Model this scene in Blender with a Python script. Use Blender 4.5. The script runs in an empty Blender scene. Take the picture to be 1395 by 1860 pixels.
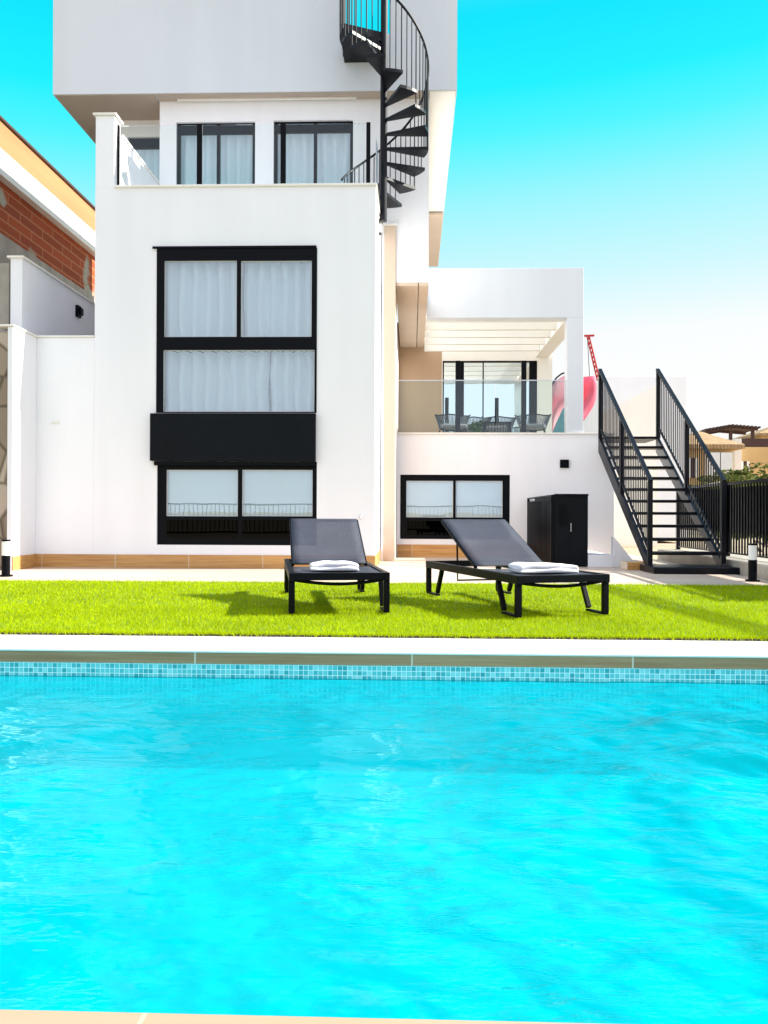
import bpy, bmesh, math, random
import numpy as np
from mathutils import Vector, Matrix, Quaternion
random.seed(7)
R = math.radians
sc = bpy.context.scene
COL = sc.collection

# ------------------------------------------------------------------ camera
EYE = 0.75
TH, RO, PI_UP = 0.0325, 0.0040, 0.0013
def basis():
    f = Vector((-math.sin(TH), math.cos(TH), PI_UP)).normalized()
    r = Vector((math.cos(TH), math.sin(TH), 0))
    u = r.cross(f)
    rr = r*math.cos(RO) + u*math.sin(RO)
    uu = u*math.cos(RO) - r*math.sin(RO)
    return f, rr, uu
CF, CR, CU = basis()
cam = bpy.data.objects.new('camera', bpy.data.cameras.new('camera'))
COL.objects.link(cam)
m = Matrix((( CR.x, CU.x, -CF.x, 0), (CR.y, CU.y, -CF.y, 0), (CR.z, CU.z, -CF.z, EYE), (0, 0, 0, 1)))
cam.matrix_world = m
cam.data.sensor_fit = 'VERTICAL'
cam.data.sensor_height = 36.0
cam.data.lens = 36.0*1550/1860
cam.data.clip_start = 0.05
cam.data.clip_end = 5000
sc.camera = cam
sc.render.resolution_x, sc.render.resolution_y = 768, 1024

# surveying helpers: a sight line met with a wall plane (at) or with a level (gp)
def ray(px, py):
    return CF + CR*((px-697.5)/1550) + CU*((930-py)/1550)
def at(px, py, Y):
    d = ray(px, py); t = Y/d.y
    return (t*d.x, EYE+t*d.z)
def ax(px, Y, py=930): return at(px, py, Y)[0]
def az(py, Y, px=748): return at(px, py, Y)[1]
def gp(px, py, z=0.0):
    d = ray(px, py); t = (z-EYE)/d.z
    return (t*d.x, t*d.y)

# ------------------------------------------------------------------ world
SUN_EL, SUN_AZ = R(33.5), R(84)      # azimuth clockwise from +Y
w = bpy.data.worlds.new("World"); sc.world = w; w.use_nodes = True
nt = w.node_tree; N = nt.nodes; L = nt.links; N.clear()
out = N.new('ShaderNodeOutputWorld'); bg = N.new('ShaderNodeBackground')
sky = N.new('ShaderNodeTexSky'); sky.sky_type = 'NISHITA'; sky.sun_disc = False
sky.sun_elevation = SUN_EL; sky.sun_rotation = SUN_AZ
sky.air_density = 1.0; sky.dust_density = 1.5
tc = N.new('ShaderNodeTexCoord'); sp = N.new('ShaderNodeSeparateXYZ')
L.new(tc.outputs['Generated'], sp.inputs[0])
rp = N.new('ShaderNodeValToRGB'); rp.color_ramp.interpolation = 'LINEAR'
cr = rp.color_ramp
cr.elements[0].position = 0.0; cr.elements[0].color = (5.6, 5.5, 5.4, 1)
cr.elements[1].position = 1.0; cr.elements[1].color = (2.0, 3.2, 5.0, 1)
for p, c in ((0.19, (5.2, 5.3, 5.3, 1)), (0.26, (3.4, 5.1, 5.4, 1)), (0.30, (2.6, 5.05, 5.45, 1)), (0.34, (1.75, 5.0, 5.5, 1)), (0.37, (1.0, 5.0, 5.5, 1)), (0.40, (0.4, 5.0, 5.5, 1)), (0.44, (0.05, 4.85, 5.5, 1)), (0.50, (0.0, 4.3, 5.4, 1)), (0.78, (1.6, 3.0, 4.8, 1))):
    e = cr.elements.new(p); e.color = c
# brighten towards the right (nearer the sun), bright cloud added over the unseen half behind the viewer to fill the facade
ad = N.new('ShaderNodeMath'); ad.operation = 'MULTIPLY_ADD'
L.new(sp.outputs['X'], ad.inputs[0]); ad.inputs[1].default_value = -0.04
L.new(sp.outputs['Z'], ad.inputs[2]); L.new(ad.outputs[0], rp.inputs[0])
mx = N.new('ShaderNodeMixRGB'); mx.inputs[0].default_value = 0.97
L.new(sky.outputs[0], mx.inputs[1]); L.new(rp.outputs[0], mx.inputs[2])
nz = N.new('ShaderNodeTexNoise'); nz.inputs['Scale'].default_value = 2.6; nz.inputs['Detail'].default_value = 7
mp = N.new('ShaderNodeMapping'); mp.inputs['Scale'].default_value = (1, 1, 2.6)
L.new(tc.outputs['Generated'], mp.inputs[0]); L.new(mp.outputs[0], nz.inputs['Vector'])
bk = N.new('ShaderNodeMapRange'); bk.inputs[1].default_value = 0.45; bk.inputs[2].default_value = -0.3
bk.inputs[3].default_value = -0.14; bk.inputs[4].default_value = 0.42
L.new(sp.outputs['Y'], bk.inputs[0])
cs = N.new('ShaderNodeMath'); cs.operation = 'ADD'
L.new(nz.outputs[0], cs.inputs[0]); L.new(bk.outputs[0], cs.inputs[1])
cm = N.new('ShaderNodeMapRange'); cm.inputs[1].default_value = 0.52; cm.inputs[2].default_value = 0.85
L.new(cs.outputs[0], cm.inputs[0])
mx2 = N.new('ShaderNodeMixRGB'); mx2.inputs[2].default_value = (6.0, 6.4, 7.3, 1)
L.new(cm.outputs[0], mx2.inputs[0]); L.new(mx.outputs[0], mx2.inputs[1])
L.new(mx2.outputs[0], bg.inputs[0]); bg.inputs[1].default_value = 0.062
L.new(bg.outputs[0], out.inputs[0])

sl = bpy.data.lights.new('sun', 'SUN'); sl.energy = 4.0; sl.angle = R(0.5); sl.color = (1.0, 0.95, 0.86)
so = bpy.data.objects.new('sun', sl); COL.objects.link(so)
S = Vector((math.sin(SUN_AZ)*math.cos(SUN_EL), math.cos(SUN_AZ)*math.cos(SUN_EL), math.sin(SUN_EL)))
so.rotation_mode = 'QUATERNION'; so.rotation_quaternion = S.to_track_quat('Z', 'Y'); so.location = S*40
sc.view_settings.view_transform = 'Standard'; sc.view_settings.look = 'None'
sc.view_settings.exposure = 1.6; sc.view_settings.gamma = 1.0
sc.render.engine = 'CYCLES'

# ------------------------------------------------------------------ materials
class Mat:
    def __init__(s, name):
        s.m = bpy.data.materials.new(name); s.m.use_nodes = True
        s.t = s.m.node_tree; s.N = s.t.nodes; s.L = s.t.links
        s.b = s.N['Principled BSDF']; s.o = s.N['Material Output']
        s.tc = s.N.new('ShaderNodeTexCoord')
    def noise(s, scale, detail=4, stretch=None, rough=0.55):
        n = s.N.new('ShaderNodeTexNoise'); n.inputs['Scale'].default_value = scale
        n.inputs['Detail'].default_value = detail; n.inputs['Roughness'].default_value = rough
        if stretch:
            mpp = s.N.new('ShaderNodeMapping'); mpp.inputs['Scale'].default_value = stretch
            s.L.new(s.tc.outputs['Object'], mpp.inputs[0]); s.L.new(mpp.outputs[0], n.inputs['Vector'])
        else: s.L.new(s.tc.outputs['Object'], n.inputs['Vector'])
        return n.outputs['Fac']
    def ramp(s, src, stops):
        r = s.N.new('ShaderNodeValToRGB'); c = r.color_ramp
        c.elements[0].position = stops[0][0]; c.elements[0].color = (*stops[0][1], 1)
        c.elements[1].position = stops[-1][0]; c.elements[1].color = (*stops[-1][1], 1)
        for p, q in stops[1:-1]:
            e = c.elements.new(p); e.color = (*q, 1)
        s.L.new(src, r.inputs[0]); return r.outputs[0]
    def mix(s, a, b, f, mode='MIX'):
        n = s.N.new('ShaderNodeMixRGB'); n.blend_type = mode
        for i, v in ((0, f), (1, a), (2, b)):
            if hasattr(v, 'is_output') or isinstance(v, bpy.types.NodeSocket): s.L.new(v, n.inputs[i])
            elif isinstance(v, (int, float)): n.inputs[i].default_value = v
            else: n.inputs[i].default_value = (*v, 1)
        return n.outputs[0]
    def bump(s, src, strength, dist=0.01, prev=None):
        n = s.N.new('ShaderNodeBump'); n.inputs['Strength'].default_value = strength
        n.inputs['Distance'].default_value = dist
        s.L.new(src, n.inputs['Height'])
        if prev is not None: s.L.new(prev, n.inputs['Normal'])
        return n.outputs[0]
def P(name, col, rough=0.6, metal=0.0, var=0.0, scale=3.0, bump=0.0, bscale=60, spec=0.5, bdist=0.01, stretch=None):
    k = Mat(name); b = k.b
    b.inputs['Roughness'].default_value = rough; b.inputs['Metallic'].default_value = metal
    b.inputs['Specular IOR Level'].default_value = spec
    n = k.noise(scale, 5, stretch)
    lo = tuple(c*(1-var) for c in col); hi = tuple(min(1, c*(1+var*0.6)) for c in col)
    k.L.new(k.ramp(n, [(0.3, lo), (0.7, hi)]), b.inputs['Base Color'])
    if bump: k.L.new(k.bump(k.noise(bscale, 3), bump, bdist), b.inputs['Normal'])
    return k.m
M = {}
def stucco(name, col, streak=0.035):
    k = Mat(name); b = k.b; b.inputs['Roughness'].default_value = 0.9; b.inputs['Specular IOR Level'].default_value = 0.2
    c = k.ramp(k.noise(0.7, 6), [(0.3, tuple(x*(1-streak) for x in col)), (0.7, col)])
    st = k.ramp(k.noise(1.0, 5, (2.5, 2.5, 0.18)), [(0.35, tuple([1-streak]*3)), (0.6, (1, 1, 1))])
    k.L.new(k.mix(c, st, 1.0, 'MULTIPLY'), b.inputs['Base Color'])
    k.L.new(k.bump(k.noise(140, 3), 0.35, 0.004, k.bump(k.noise(3, 3), 0.25, 0.01)), b.inputs['Normal'])
    return k.m
M['white'] = stucco('white_render', (0.86, 0.86, 0.89))
M['whiteshade'] = stucco('shaded_white_render', (0.66, 0.70, 0.75))  # white render with the shade on overhang and pergola put into its colour
M['offwhite'] = stucco('off_white_render', (0.82, 0.79, 0.73))
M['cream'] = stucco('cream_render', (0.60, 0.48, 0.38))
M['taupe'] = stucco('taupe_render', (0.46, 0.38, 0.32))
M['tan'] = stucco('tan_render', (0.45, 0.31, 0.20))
M['coping'] = P('white_stone_coping', (0.80, 0.77, 0.72), 0.5, var=0.05, bump=0.1)
M['black'] = P('black_powder_coat', (0.0016, 0.002, 0.004), 0.4, var=0.2, bump=0.05, bscale=300, spec=0.10)
M['blackpanel'] = P('black_sheet_metal', (0.003, 0.0045, 0.007), 0.5, var=0.3, scale=2, spec=0.12)
M['stairblack'] = P('black_stair_steel', (0.002, 0.0026, 0.006), 0.38, var=0.3, scale=8, bump=0.05, bscale=200, spec=0.22)
M['bead'] = P('window_gasket_light', (0.7, 0.74, 0.76), 0.5)
M['curtain'] = P('sheer_curtain', (0.86, 0.90, 0.92), 0.95, var=0.0)
M['blind'] = P('roller_blind', (0.86, 0.92, 0.93), 0.9, var=0.02, bump=0.1, bscale=500)
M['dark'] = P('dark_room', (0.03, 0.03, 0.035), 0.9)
M['towel'] = P('white_terry_towel', (0.80, 0.80, 0.84), 1.0, var=0.04, scale=30, bump=0.8, bscale=260, bdist=0.004)
M['opal'] = P('opal_lamp_glass', (0.85, 0.85, 0.83), 0.3)
M['concrete'] = P('grey_concrete', (0.36, 0.33, 0.28), 0.9, var=0.25, scale=2.5, bump=0.4, bscale=30)
M['yellow'] = P('ochre_render', (0.60, 0.40, 0.18), 0.9, var=0.15, scale=0.6)
M['orangewall'] = P('orange_insulation_wall', (0.46, 0.185, 0.075), 0.9, var=0.25, scale=0.5, stretch=(1, 0.25, 3))
M['redpaint'] = P('red_crane_paint', (0.55, 0.02, 0.02), 0.5)
M['darkwood'] = P('dark_wood', (0.05, 0.02, 0.015), 0.6)
M['solar'] = P('solar_glass', (0.02, 0.03, 0.06), 0.15)
M['soil'] = P('sandy_ground', (0.34, 0.27, 0.18), 0.95, var=0.25, scale=0.4, bump=0.4, bscale=8, bdist=0.03)
M['rope'] = P('grey_rope_weave', (0.045, 0.055, 0.07), 0.8, var=0.2, scale=20)
M['cushion'] = P('grey_cushion', (0.16, 0.17, 0.19), 0.9)
M['tealwall'] = P('teal_hoarding', (0.10, 0.30, 0.34), 0.7, var=0.1)
M['steel'] = P('brushed_steel', (0.6, 0.6, 0.62), 0.3, metal=1.0)

def glass(name, tint, refl, rough=0.0):
    k = Mat(name); k.N.remove(k.b)
    tr = k.N.new('ShaderNodeBsdfTransparent'); tr.inputs[0].default_value = (*tint, 1)
    gl = k.N.new('ShaderNodeBsdfGlossy'); gl.inputs['Roughness'].default_value = rough; gl.inputs[0].default_value = (0.92, 0.97, 1, 1)
    fr = k.N.new('ShaderNodeFresnel'); fr.inputs[0].default_value = 1.45
    a = k.N.new('ShaderNodeMath'); a.operation = 'ADD'; a.use_clamp = True; a.inputs[1].default_value = refl
    k.L.new(fr.outputs[0], a.inputs[0])
    k.L.new(k.bump(k.noise(1.1, 2), 0.06, 0.02), gl.inputs['Normal'])
    ms = k.N.new('ShaderNodeMixShader')
    k.L.new(a.outputs[0], ms.inputs[0]); k.L.new(tr.outputs[0], ms.inputs[1]); k.L.new(gl.outputs[0], ms.inputs[2])
    k.L.new(ms.outputs[0], k.o.inputs[0]); return k.m
M['glass'] = glass('window_glass', (0.95, 0.985, 1.0), 0.12)
M['glassm'] = glass('mirror_window_glass', (0.6, 0.7, 0.75), 0.82)
M['glassr'] = glass('clear_balustrade_glass', (0.955, 0.985, 0.98), -0.015)

M['glasst'] = glass('greenish_balustrade_glass', (0.90, 0.96, 0.94), 0.0)
def fabric():
    k = Mat('charcoal_mesh_fabric'); b = k.b; b.inputs['Roughness'].default_value = 0.7
    b.inputs['Specular IOR Level'].default_value = 0.4
    k.L.new(k.ramp(k.noise(2.5, 4), [(0.3, (0.036, 0.041, 0.062)), (0.7, (0.055, 0.060, 0.085))]), b.inputs['Base Color'])
    wv = k.N.new('ShaderNodeTexChecker'); wv.inputs['Scale'].default_value = 330
    k.L.new(k.tc.outputs['Object'], wv.inputs['Vector'])
    k.L.new(k.bump(wv.outputs['Fac'], 0.25, 0.002), b.inputs['Normal'])
    tr = k.N.new('ShaderNodeBsdfTransparent'); ms = k.N.new('ShaderNodeMixShader'); ms.inputs[0].default_value = 0.24
    k.L.new(b.outputs[0], ms.inputs[1]); k.L.new(tr.outputs[0], ms.inputs[2]); k.L.new(ms.outputs[0], k.o.inputs[0])
    return k.m
M['fabric'] = fabric()

def wood_tile(name, cols, stretch=(0.5, 6, 14), joints=1.2, axis='X', bumps=0.15):
    k = Mat(name); b = k.b; b.inputs['Roughness'].default_value = 0.45
    n1 = k.noise(2.2, 9, stretch, 0.65); n2 = k.noise(0.9, 2)
    c = k.ramp(n1, [(0.28, cols[0]), (0.45, cols[1]), (0.58, cols[2]), (0.75, cols[0])])
    sp_ = k.N.new('ShaderNodeSeparateXYZ'); k.L.new(k.tc.outputs['Object'], sp_.inputs[0])
    d = k.N.new('ShaderNodeMath'); d.operation = 'DIVIDE'; d.inputs[1].default_value = joints
    k.L.new(sp_.outputs[axis], d.inputs[0])
    fl = k.N.new('ShaderNodeMath'); fl.operation = 'FLOOR'; k.L.new(d.outputs[0], fl.inputs[0])
    wn = k.N.new('ShaderNodeTexWhiteNoise'); wn.noise_dimensions = '1D'; k.L.new(fl.outputs[0], wn.inputs['W'])
    tone = k.ramp(wn.outputs['Value'], [(0, (0.78, 0.78, 0.78)), (1, (1, 1, 1))])
    c = k.mix(c, tone, 1.0, 'MULTIPLY')
    fr = k.N.new('ShaderNodeMath'); fr.operation = 'FRACT'; k.L.new(d.outputs[0], fr.inputs[0])
    lt = k.N.new('ShaderNodeMath'); lt.operation = 'LESS_THAN'; lt.inputs[1].default_value = 0.006/joints*1.5
    k.L.new(fr.outputs[0], lt.inputs[0])
    c = k.mix(c, (0.62, 0.52, 0.40), lt.outputs[0])
    k.L.new(c, b.inputs['Base Color']); k.L.new(k.bump(n1, bumps, 0.004), b.inputs['Normal'])
    return k.m
M['skirt'] = wood_tile('wood_look_skirting_tile', [(0.40, 0.18, 0.045), (0.58, 0.29, 0.085), (0.70, 0.39, 0.13)], joints=1.0)
M['copingface'] = wood_tile('brown_wood_look_edge_tile', [(0.30, 0.16, 0.07), (0.38, 0.21, 0.095), (0.46, 0.28, 0.14)], joints=1.18)
def tiles(name, base, bx, by, grout, var=0.05):
    k = Mat(name); b = k.b; b.inputs['Roughness'].default_value = 0.5
    br = k.N.new('ShaderNodeTexBrick'); br.offset = 0.33
    br.inputs['Scale'].default_value = 1.0; br.inputs['Brick Width'].default_value = bx; br.inputs['Row Height'].default_value = by
    br.inputs['Mortar Size'].default_value = 0.004; br.inputs['Mortar Smooth'].default_value = 0.1
    br.inputs['Color1'].default_value = (*base, 1); br.inputs['Color2'].default_value = (*[c*(1-var*2) for c in base], 1)
    br.inputs['Mortar'].default_value = (*grout, 1)
    k.L.new(k.tc.outputs['Object'], br.inputs['Vector'])
    g = k.ramp(k.noise(1.5, 8, (0.8, 9, 4)), [(0.3, (1-var, 1-var*1.3, 1-var*1.6)), (0.7, (1, 1, 1))])
    c = k.mix(br.outputs['Color'], g, 1.0, 'MULTIPLY')
    k.L.new(c, b.inputs['Base Color']); k.L.new(k.bump(br.outputs['Fac'], -0.3, 0.004), b.inputs['Normal'])
    return k.m
M['paving'] = tiles('pale_paving_tiles', (0.62, 0.50, 0.41), 1.2, 0.3, (0.50, 0.38, 0.30), 0.08)
M['terrfloor'] = tiles('terrace_floor_tiles', (0.30, 0.24, 0.18), 0.9, 0.3, (0.2, 0.16, 0.12), 0.06)
M['nearpaving'] = tiles('peach_paving_tiles', (0.50, 0.345, 0.23), 1.2, 0.3, (0.55, 0.40, 0.3), 0.08)

def mosaic(name, sx, sy, sz, cols, grout):
    k = Mat(name); b = k.b; b.inputs['Roughness'].default_value = 0.25
    sp_ = k.N.new('ShaderNodeSeparateXYZ'); k.L.new(k.tc.outputs['Object'], sp_.inputs[0])
    def op(kind, a, v):
        n = k.N.new('ShaderNodeMath'); n.operation = kind
        if isinstance(a, bpy.types.NodeSocket): k.L.new(a, n.inputs[0])
        else: n.inputs[0].default_value = a
        if isinstance(v, bpy.types.NodeSocket): k.L.new(v, n.inputs[1])
        else: n.inputs[1].default_value = v
        return n.outputs[0]
    xs = op('DIVIDE', op('ADD', sp_.outputs['X'], sp_.outputs['Y']), sx); zs = op('DIVIDE', sp_.outputs['Z'], sz)
    cx = k.N.new('ShaderNodeCombineXYZ'); k.L.new(op('FLOOR', xs, 0), cx.inputs[0]); k.L.new(op('FLOOR', zs, 0), cx.inputs[1])
    wn = k.N.new('ShaderNodeTexWhiteNoise'); k.L.new(cx.outputs[0], wn.inputs['Vector'])
    c = k.ramp(wn.outputs['Value'], cols)
    g = op('MAXIMUM', op('LESS_THAN', op('FRACT', xs, 0), 0.11), op('LESS_THAN', op('FRACT', zs, 0), 0.11))
    c = k.mix(c, grout, g); k.L.new(c, b.inputs['Base Color'])
    return k.m
M['mosaic'] = mosaic('glass_mosaic_band', 0.0265, 0.0265, 0.0265, [(0, (0.03, 0.34, 0.38)), (0.3, (0.07, 0.46, 0.50)), (0.7, (0.14, 0.58, 0.60)), (1, (0.28, 0.68, 0.70))], (0.75, 0.90, 0.92))

def basin():
    k = Mat('turquoise_pool_floor'); b = k.b; b.inputs['Roughness'].default_value = 0.5
    c = k.ramp(k.noise(0.5, 5), [(0.3, (0.0, 0.60, 0.64)), (0.7, (0.0, 0.70, 0.72))])
    k.L.new(c, b.inputs['Base Color']); return k.m
M['basin'] = basin()
def water():
    k = Mat('pool_water'); k.N.remove(k.b)
    n1 = k.noise(1.0, 5, (0.9, 2.0, 1), 0.55); n2 = k.noise(6, 5, (0.8, 1.8, 1), 0.6); n3 = k.noise(26, 3, (0.8, 1.6, 1))
    sx = k.N.new('ShaderNodeSeparateXYZ'); k.L.new(k.tc.outputs['Object'], sx.inputs[0])
    ma = k.N.new('ShaderNodeMath'); ma.operation = 'MULTIPLY_ADD'; k.L.new(sx.outputs['X'], ma.inputs[0]); ma.inputs[1].default_value = 0.05
    k.L.new(k.noise(0.75, 4, (1, 1.2, 1), 0.6), ma.inputs[2])
    mask = k.ramp(ma.outputs[0], [(0.46, (0.06, 0.06, 0.06)), (0.62, (1, 1, 1))])
    h2 = k.mix(n2, mask, 1.0, 'MULTIPLY'); h3 = k.mix(n3, mask, 1.0, 'MULTIPLY')
    nm = k.bump(h3, 0.45, 0.008, k.bump(h2, 0.8, 0.045, k.bump(n1, 0.45, 0.10)))
    di = k.N.new('ShaderNodeBsdfDiffuse'); di.inputs[0].default_value = (0.0, 0.30, 0.38, 1)
    k.L.new(nm, di.inputs['Normal'])
    tr = k.N.new('ShaderNodeBsdfTransparent'); tr.inputs[0].default_value = (0.12, 0.985, 0.97, 1)
    gl = k.N.new('ShaderNodeBsdfGlossy'); gl.inputs['Roughness'].default_value = 0.03; gl.inputs[0].default_value = (0.5, 0.92, 1, 1)
    k.L.new(nm, gl.inputs['Normal'])
    # at a flat angle one looks through more water than from above
    lw = k.N.new('ShaderNodeLayerWeight'); lw.inputs[0].default_value = 0.5
    mr = k.N.new('ShaderNodeMapRange'); mr.inputs[1].default_value = 0.22; mr.inputs[2].default_value = 0.76; mr.inputs[3].default_value = 0.88; mr.inputs[4].default_value = 0.30
    k.L.new(lw.outputs['Facing'], mr.inputs[0])
    m1 = k.N.new('ShaderNodeMixShader'); k.L.new(mr.outputs[0], m1.inputs[0])
    k.L.new(di.outputs[0], m1.inputs[1]); k.L.new(tr.outputs[0], m1.inputs[2])
    fr = k.N.new('ShaderNodeFresnel'); fr.inputs[0].default_value = 1.17; k.L.new(nm, fr.inputs['Normal'])
    cl = k.N.new('ShaderNodeMath'); cl.operation = 'MINIMUM'; cl.inputs[1].default_value = 0.34; k.L.new(fr.outputs[0], cl.inputs[0])
    ms = k.N.new('ShaderNodeMixShader'); k.L.new(cl.outputs[0], ms.inputs[0])
    k.L.new(m1.outputs[0], ms.inputs[1]); k.L.new(gl.outputs[0], ms.inputs[2])
    k.L.new(ms.outputs[0], k.o.inputs[0]); return k.m
M['water'] = water()
def leafm(name, cols, tl=0.3):
    k = Mat(name); b = k.b; b.inputs['Roughness'].default_value = 0.6; b.inputs['Specular IOR Level'].default_value = 0.06
    g = k.N.new('ShaderNodeNewGeometry')
    c = k.ramp(g.outputs['Random Per Island'], cols)
    c = k.mix(c, k.ramp(k.noise(1.3, 3), [(0.35, (0.8, 0.82, 0.8)), (0.65, (1, 1, 1))]), 1.0, 'MULTIPLY')
    k.L.new(c, b.inputs['Base Color'])
    t = k.N.new('ShaderNodeBsdfTranslucent'); k.L.new(c, t.inputs[0])
    ms = k.N.new('ShaderNodeMixShader'); ms.inputs[0].default_value = tl
    k.L.new(b.outputs[0], ms.inputs[1]); k.L.new(t.outputs[0], ms.inputs[2]); k.L.new(ms.outputs[0], k.o.inputs[0])
    return k.m
M['turf'] = leafm('artificial_turf_blades', [(0, (0.30, 0.41, 0.0)), (0.5, (0.42, 0.54, 0.0)), (1, (0.60, 0.68, 0.004))], 0.35)
M['turfbase'] = P('turf_backing', (0.13, 0.22, 0.01), 0.95, var=0.3, scale=60)
M['leaf'] = leafm('hedge_leaves', [(0, (0.02, 0.05, 0.015)), (0.6, (0.04, 0.09, 0.02)), (1, (0.09, 0.16, 0.03))])
M['leafy'] = leafm('bush_leaves', [(0, (0.04, 0.06, 0.015)), (0.6, (0.10, 0.13, 0.03)), (1, (0.30, 0.27, 0.08))])
M['shade'] = P('green_windbreak_mesh', (0.010, 0.018, 0.014), 0.9, var=0.4, scale=4, bump=0.4, bscale=90)
def brick():
    k = Mat('red_hollow_brick'); b = k.b; b.inputs['Roughness'].default_value = 0.9
    mpp = k.N.new('ShaderNodeMapping'); mpp.inputs['Rotation'].default_value = (R(90), 0, R(90)); k.L.new(k.tc.outputs['Object'], mpp.inputs[0])
    cb = k.N.new('ShaderNodeCombineXYZ'); s_ = k.N.new('ShaderNodeSeparateXYZ'); k.L.new(k.tc.outputs['Object'], s_.inputs[0])
    k.L.new(s_.outputs['Y'], cb.inputs[0]); k.L.new(s_.outputs['Z'], cb.inputs[1])
    br = k.N.new('ShaderNodeTexBrick'); br.inputs['Scale'].default_value = 1.0
    br.inputs['Brick Width'].default_value = 1.1; br.inputs['Row Height'].default_value = 0.21
    br.inputs['Mortar Size'].default_value = 0.02
    br.inputs['Color1'].default_value = (0.36, 0.062, 0.010, 1); br.inputs['Color2'].default_value = (0.24, 0.040, 0.008, 1)
    br.inputs['Mortar'].default_value = (0.42, 0.15, 0.06, 1)
    k.L.new(cb.outputs[0], br.inputs['Vector'])
    p = k.ramp(k.noise(0.9, 3), [(0.60, (0, 0, 0)), (0.66, (1, 1, 1))])
    c = k.mix(br.outputs['Color'], (0.36, 0.33, 0.26), p)
    k.L.new(c, b.inputs['Base Color']); return k.m
M['brick'] = brick()
def rubble():
    k = Mat('rubble_stone'); b = k.b; b.inputs['Roughness'].default_value = 0.95
    v = k.N.new('ShaderNodeTexVoronoi'); v.inputs['Scale'].default_value = 2.2; k.L.new(k.tc.outputs['Object'], v.inputs['Vector'])
    v2 = k.N.new('ShaderNodeTexVoronoi'); v2.feature = 'DISTANCE_TO_EDGE'; v2.inputs['Scale'].default_value = 2.2; k.L.new(k.tc.outputs['Object'], v2.inputs['Vector'])
    sx = k.N.new('ShaderNodeSeparateXYZ'); k.L.new(v.outputs['Color'], sx.inputs[0])
    c = k.ramp(sx.outputs['X'], [(0, (0.22, 0.17, 0.12)), (0.5, (0.36, 0.29, 0.22)), (1, (0.5, 0.42, 0.34))])
    e = k.ramp(v2.outputs['Distance'], [(0.0, (0.35, 0.33, 0.3)), (0.06, (1, 1, 1))])
    k.L.new(k.mix(c, e, 1, 'MULTIPLY'), b.inputs['Base Color']); k.L.new(k.bump(v2.outputs['Distance'], 0.8, 0.05), b.inputs['Normal']); return k.m
M['rubble'] = rubble()
def rooftile():
    k = Mat('clay_roof_tiles'); b = k.b; b.inputs['Roughness'].default_value = 0.85
    wv = k.N.new('ShaderNodeTexWave'); wv.inputs['Scale'].default_value = 1.6; k.L.new(k.tc.outputs['Object'], wv.inputs['Vector'])
    c = k.mix(k.ramp(k.noise(3, 5), [(0.3, (0.34, 0.19, 0.08)), (0.7, (0.50, 0.33, 0.17))]), k.ramp(wv.outputs['Fac'], [(0, (0.7, 0.7, 0.7)), (1, (1, 1, 1))]), 1, 'MULTIPLY')
    k.L.new(c, b.inputs['Base Color']); k.L.new(k.bump(wv.outputs['Fac'], 0.6, 0.05), b.inputs['Normal']); return k.m
M['roof'] = rooftile()
def flagm(name, c1, c2):
    k = Mat(name); b = k.b; b.inputs['Roughness'].default_value = 0.8
    c = k.ramp(k.noise(1.2, 1), [(0.42, c1), (0.58, c2)])
    k.L.new(c, b.inputs['Base Color'])
    t = k.N.new('ShaderNodeBsdfTranslucent'); k.L.new(c, t.inputs[0])
    ms = k.N.new('ShaderNodeMixShader'); ms.inputs[0].default_value = 0.5
    k.L.new(b.outputs[0], ms.inputs[1]); k.L.new(t.outputs[0], ms.inputs[2]); k.L.new(ms.outputs[0], k.o.inputs[0]); return k.m
M['flagpink'] = flagm('pink_flag_cloth', (0.80, 0.35, 0.42), (0.85, 0.55, 0.6))
M['flagred'] = flagm('red_flag_cloth', (0.80, 0.13, 0.18), (0.78, 0.25, 0.36))

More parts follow.
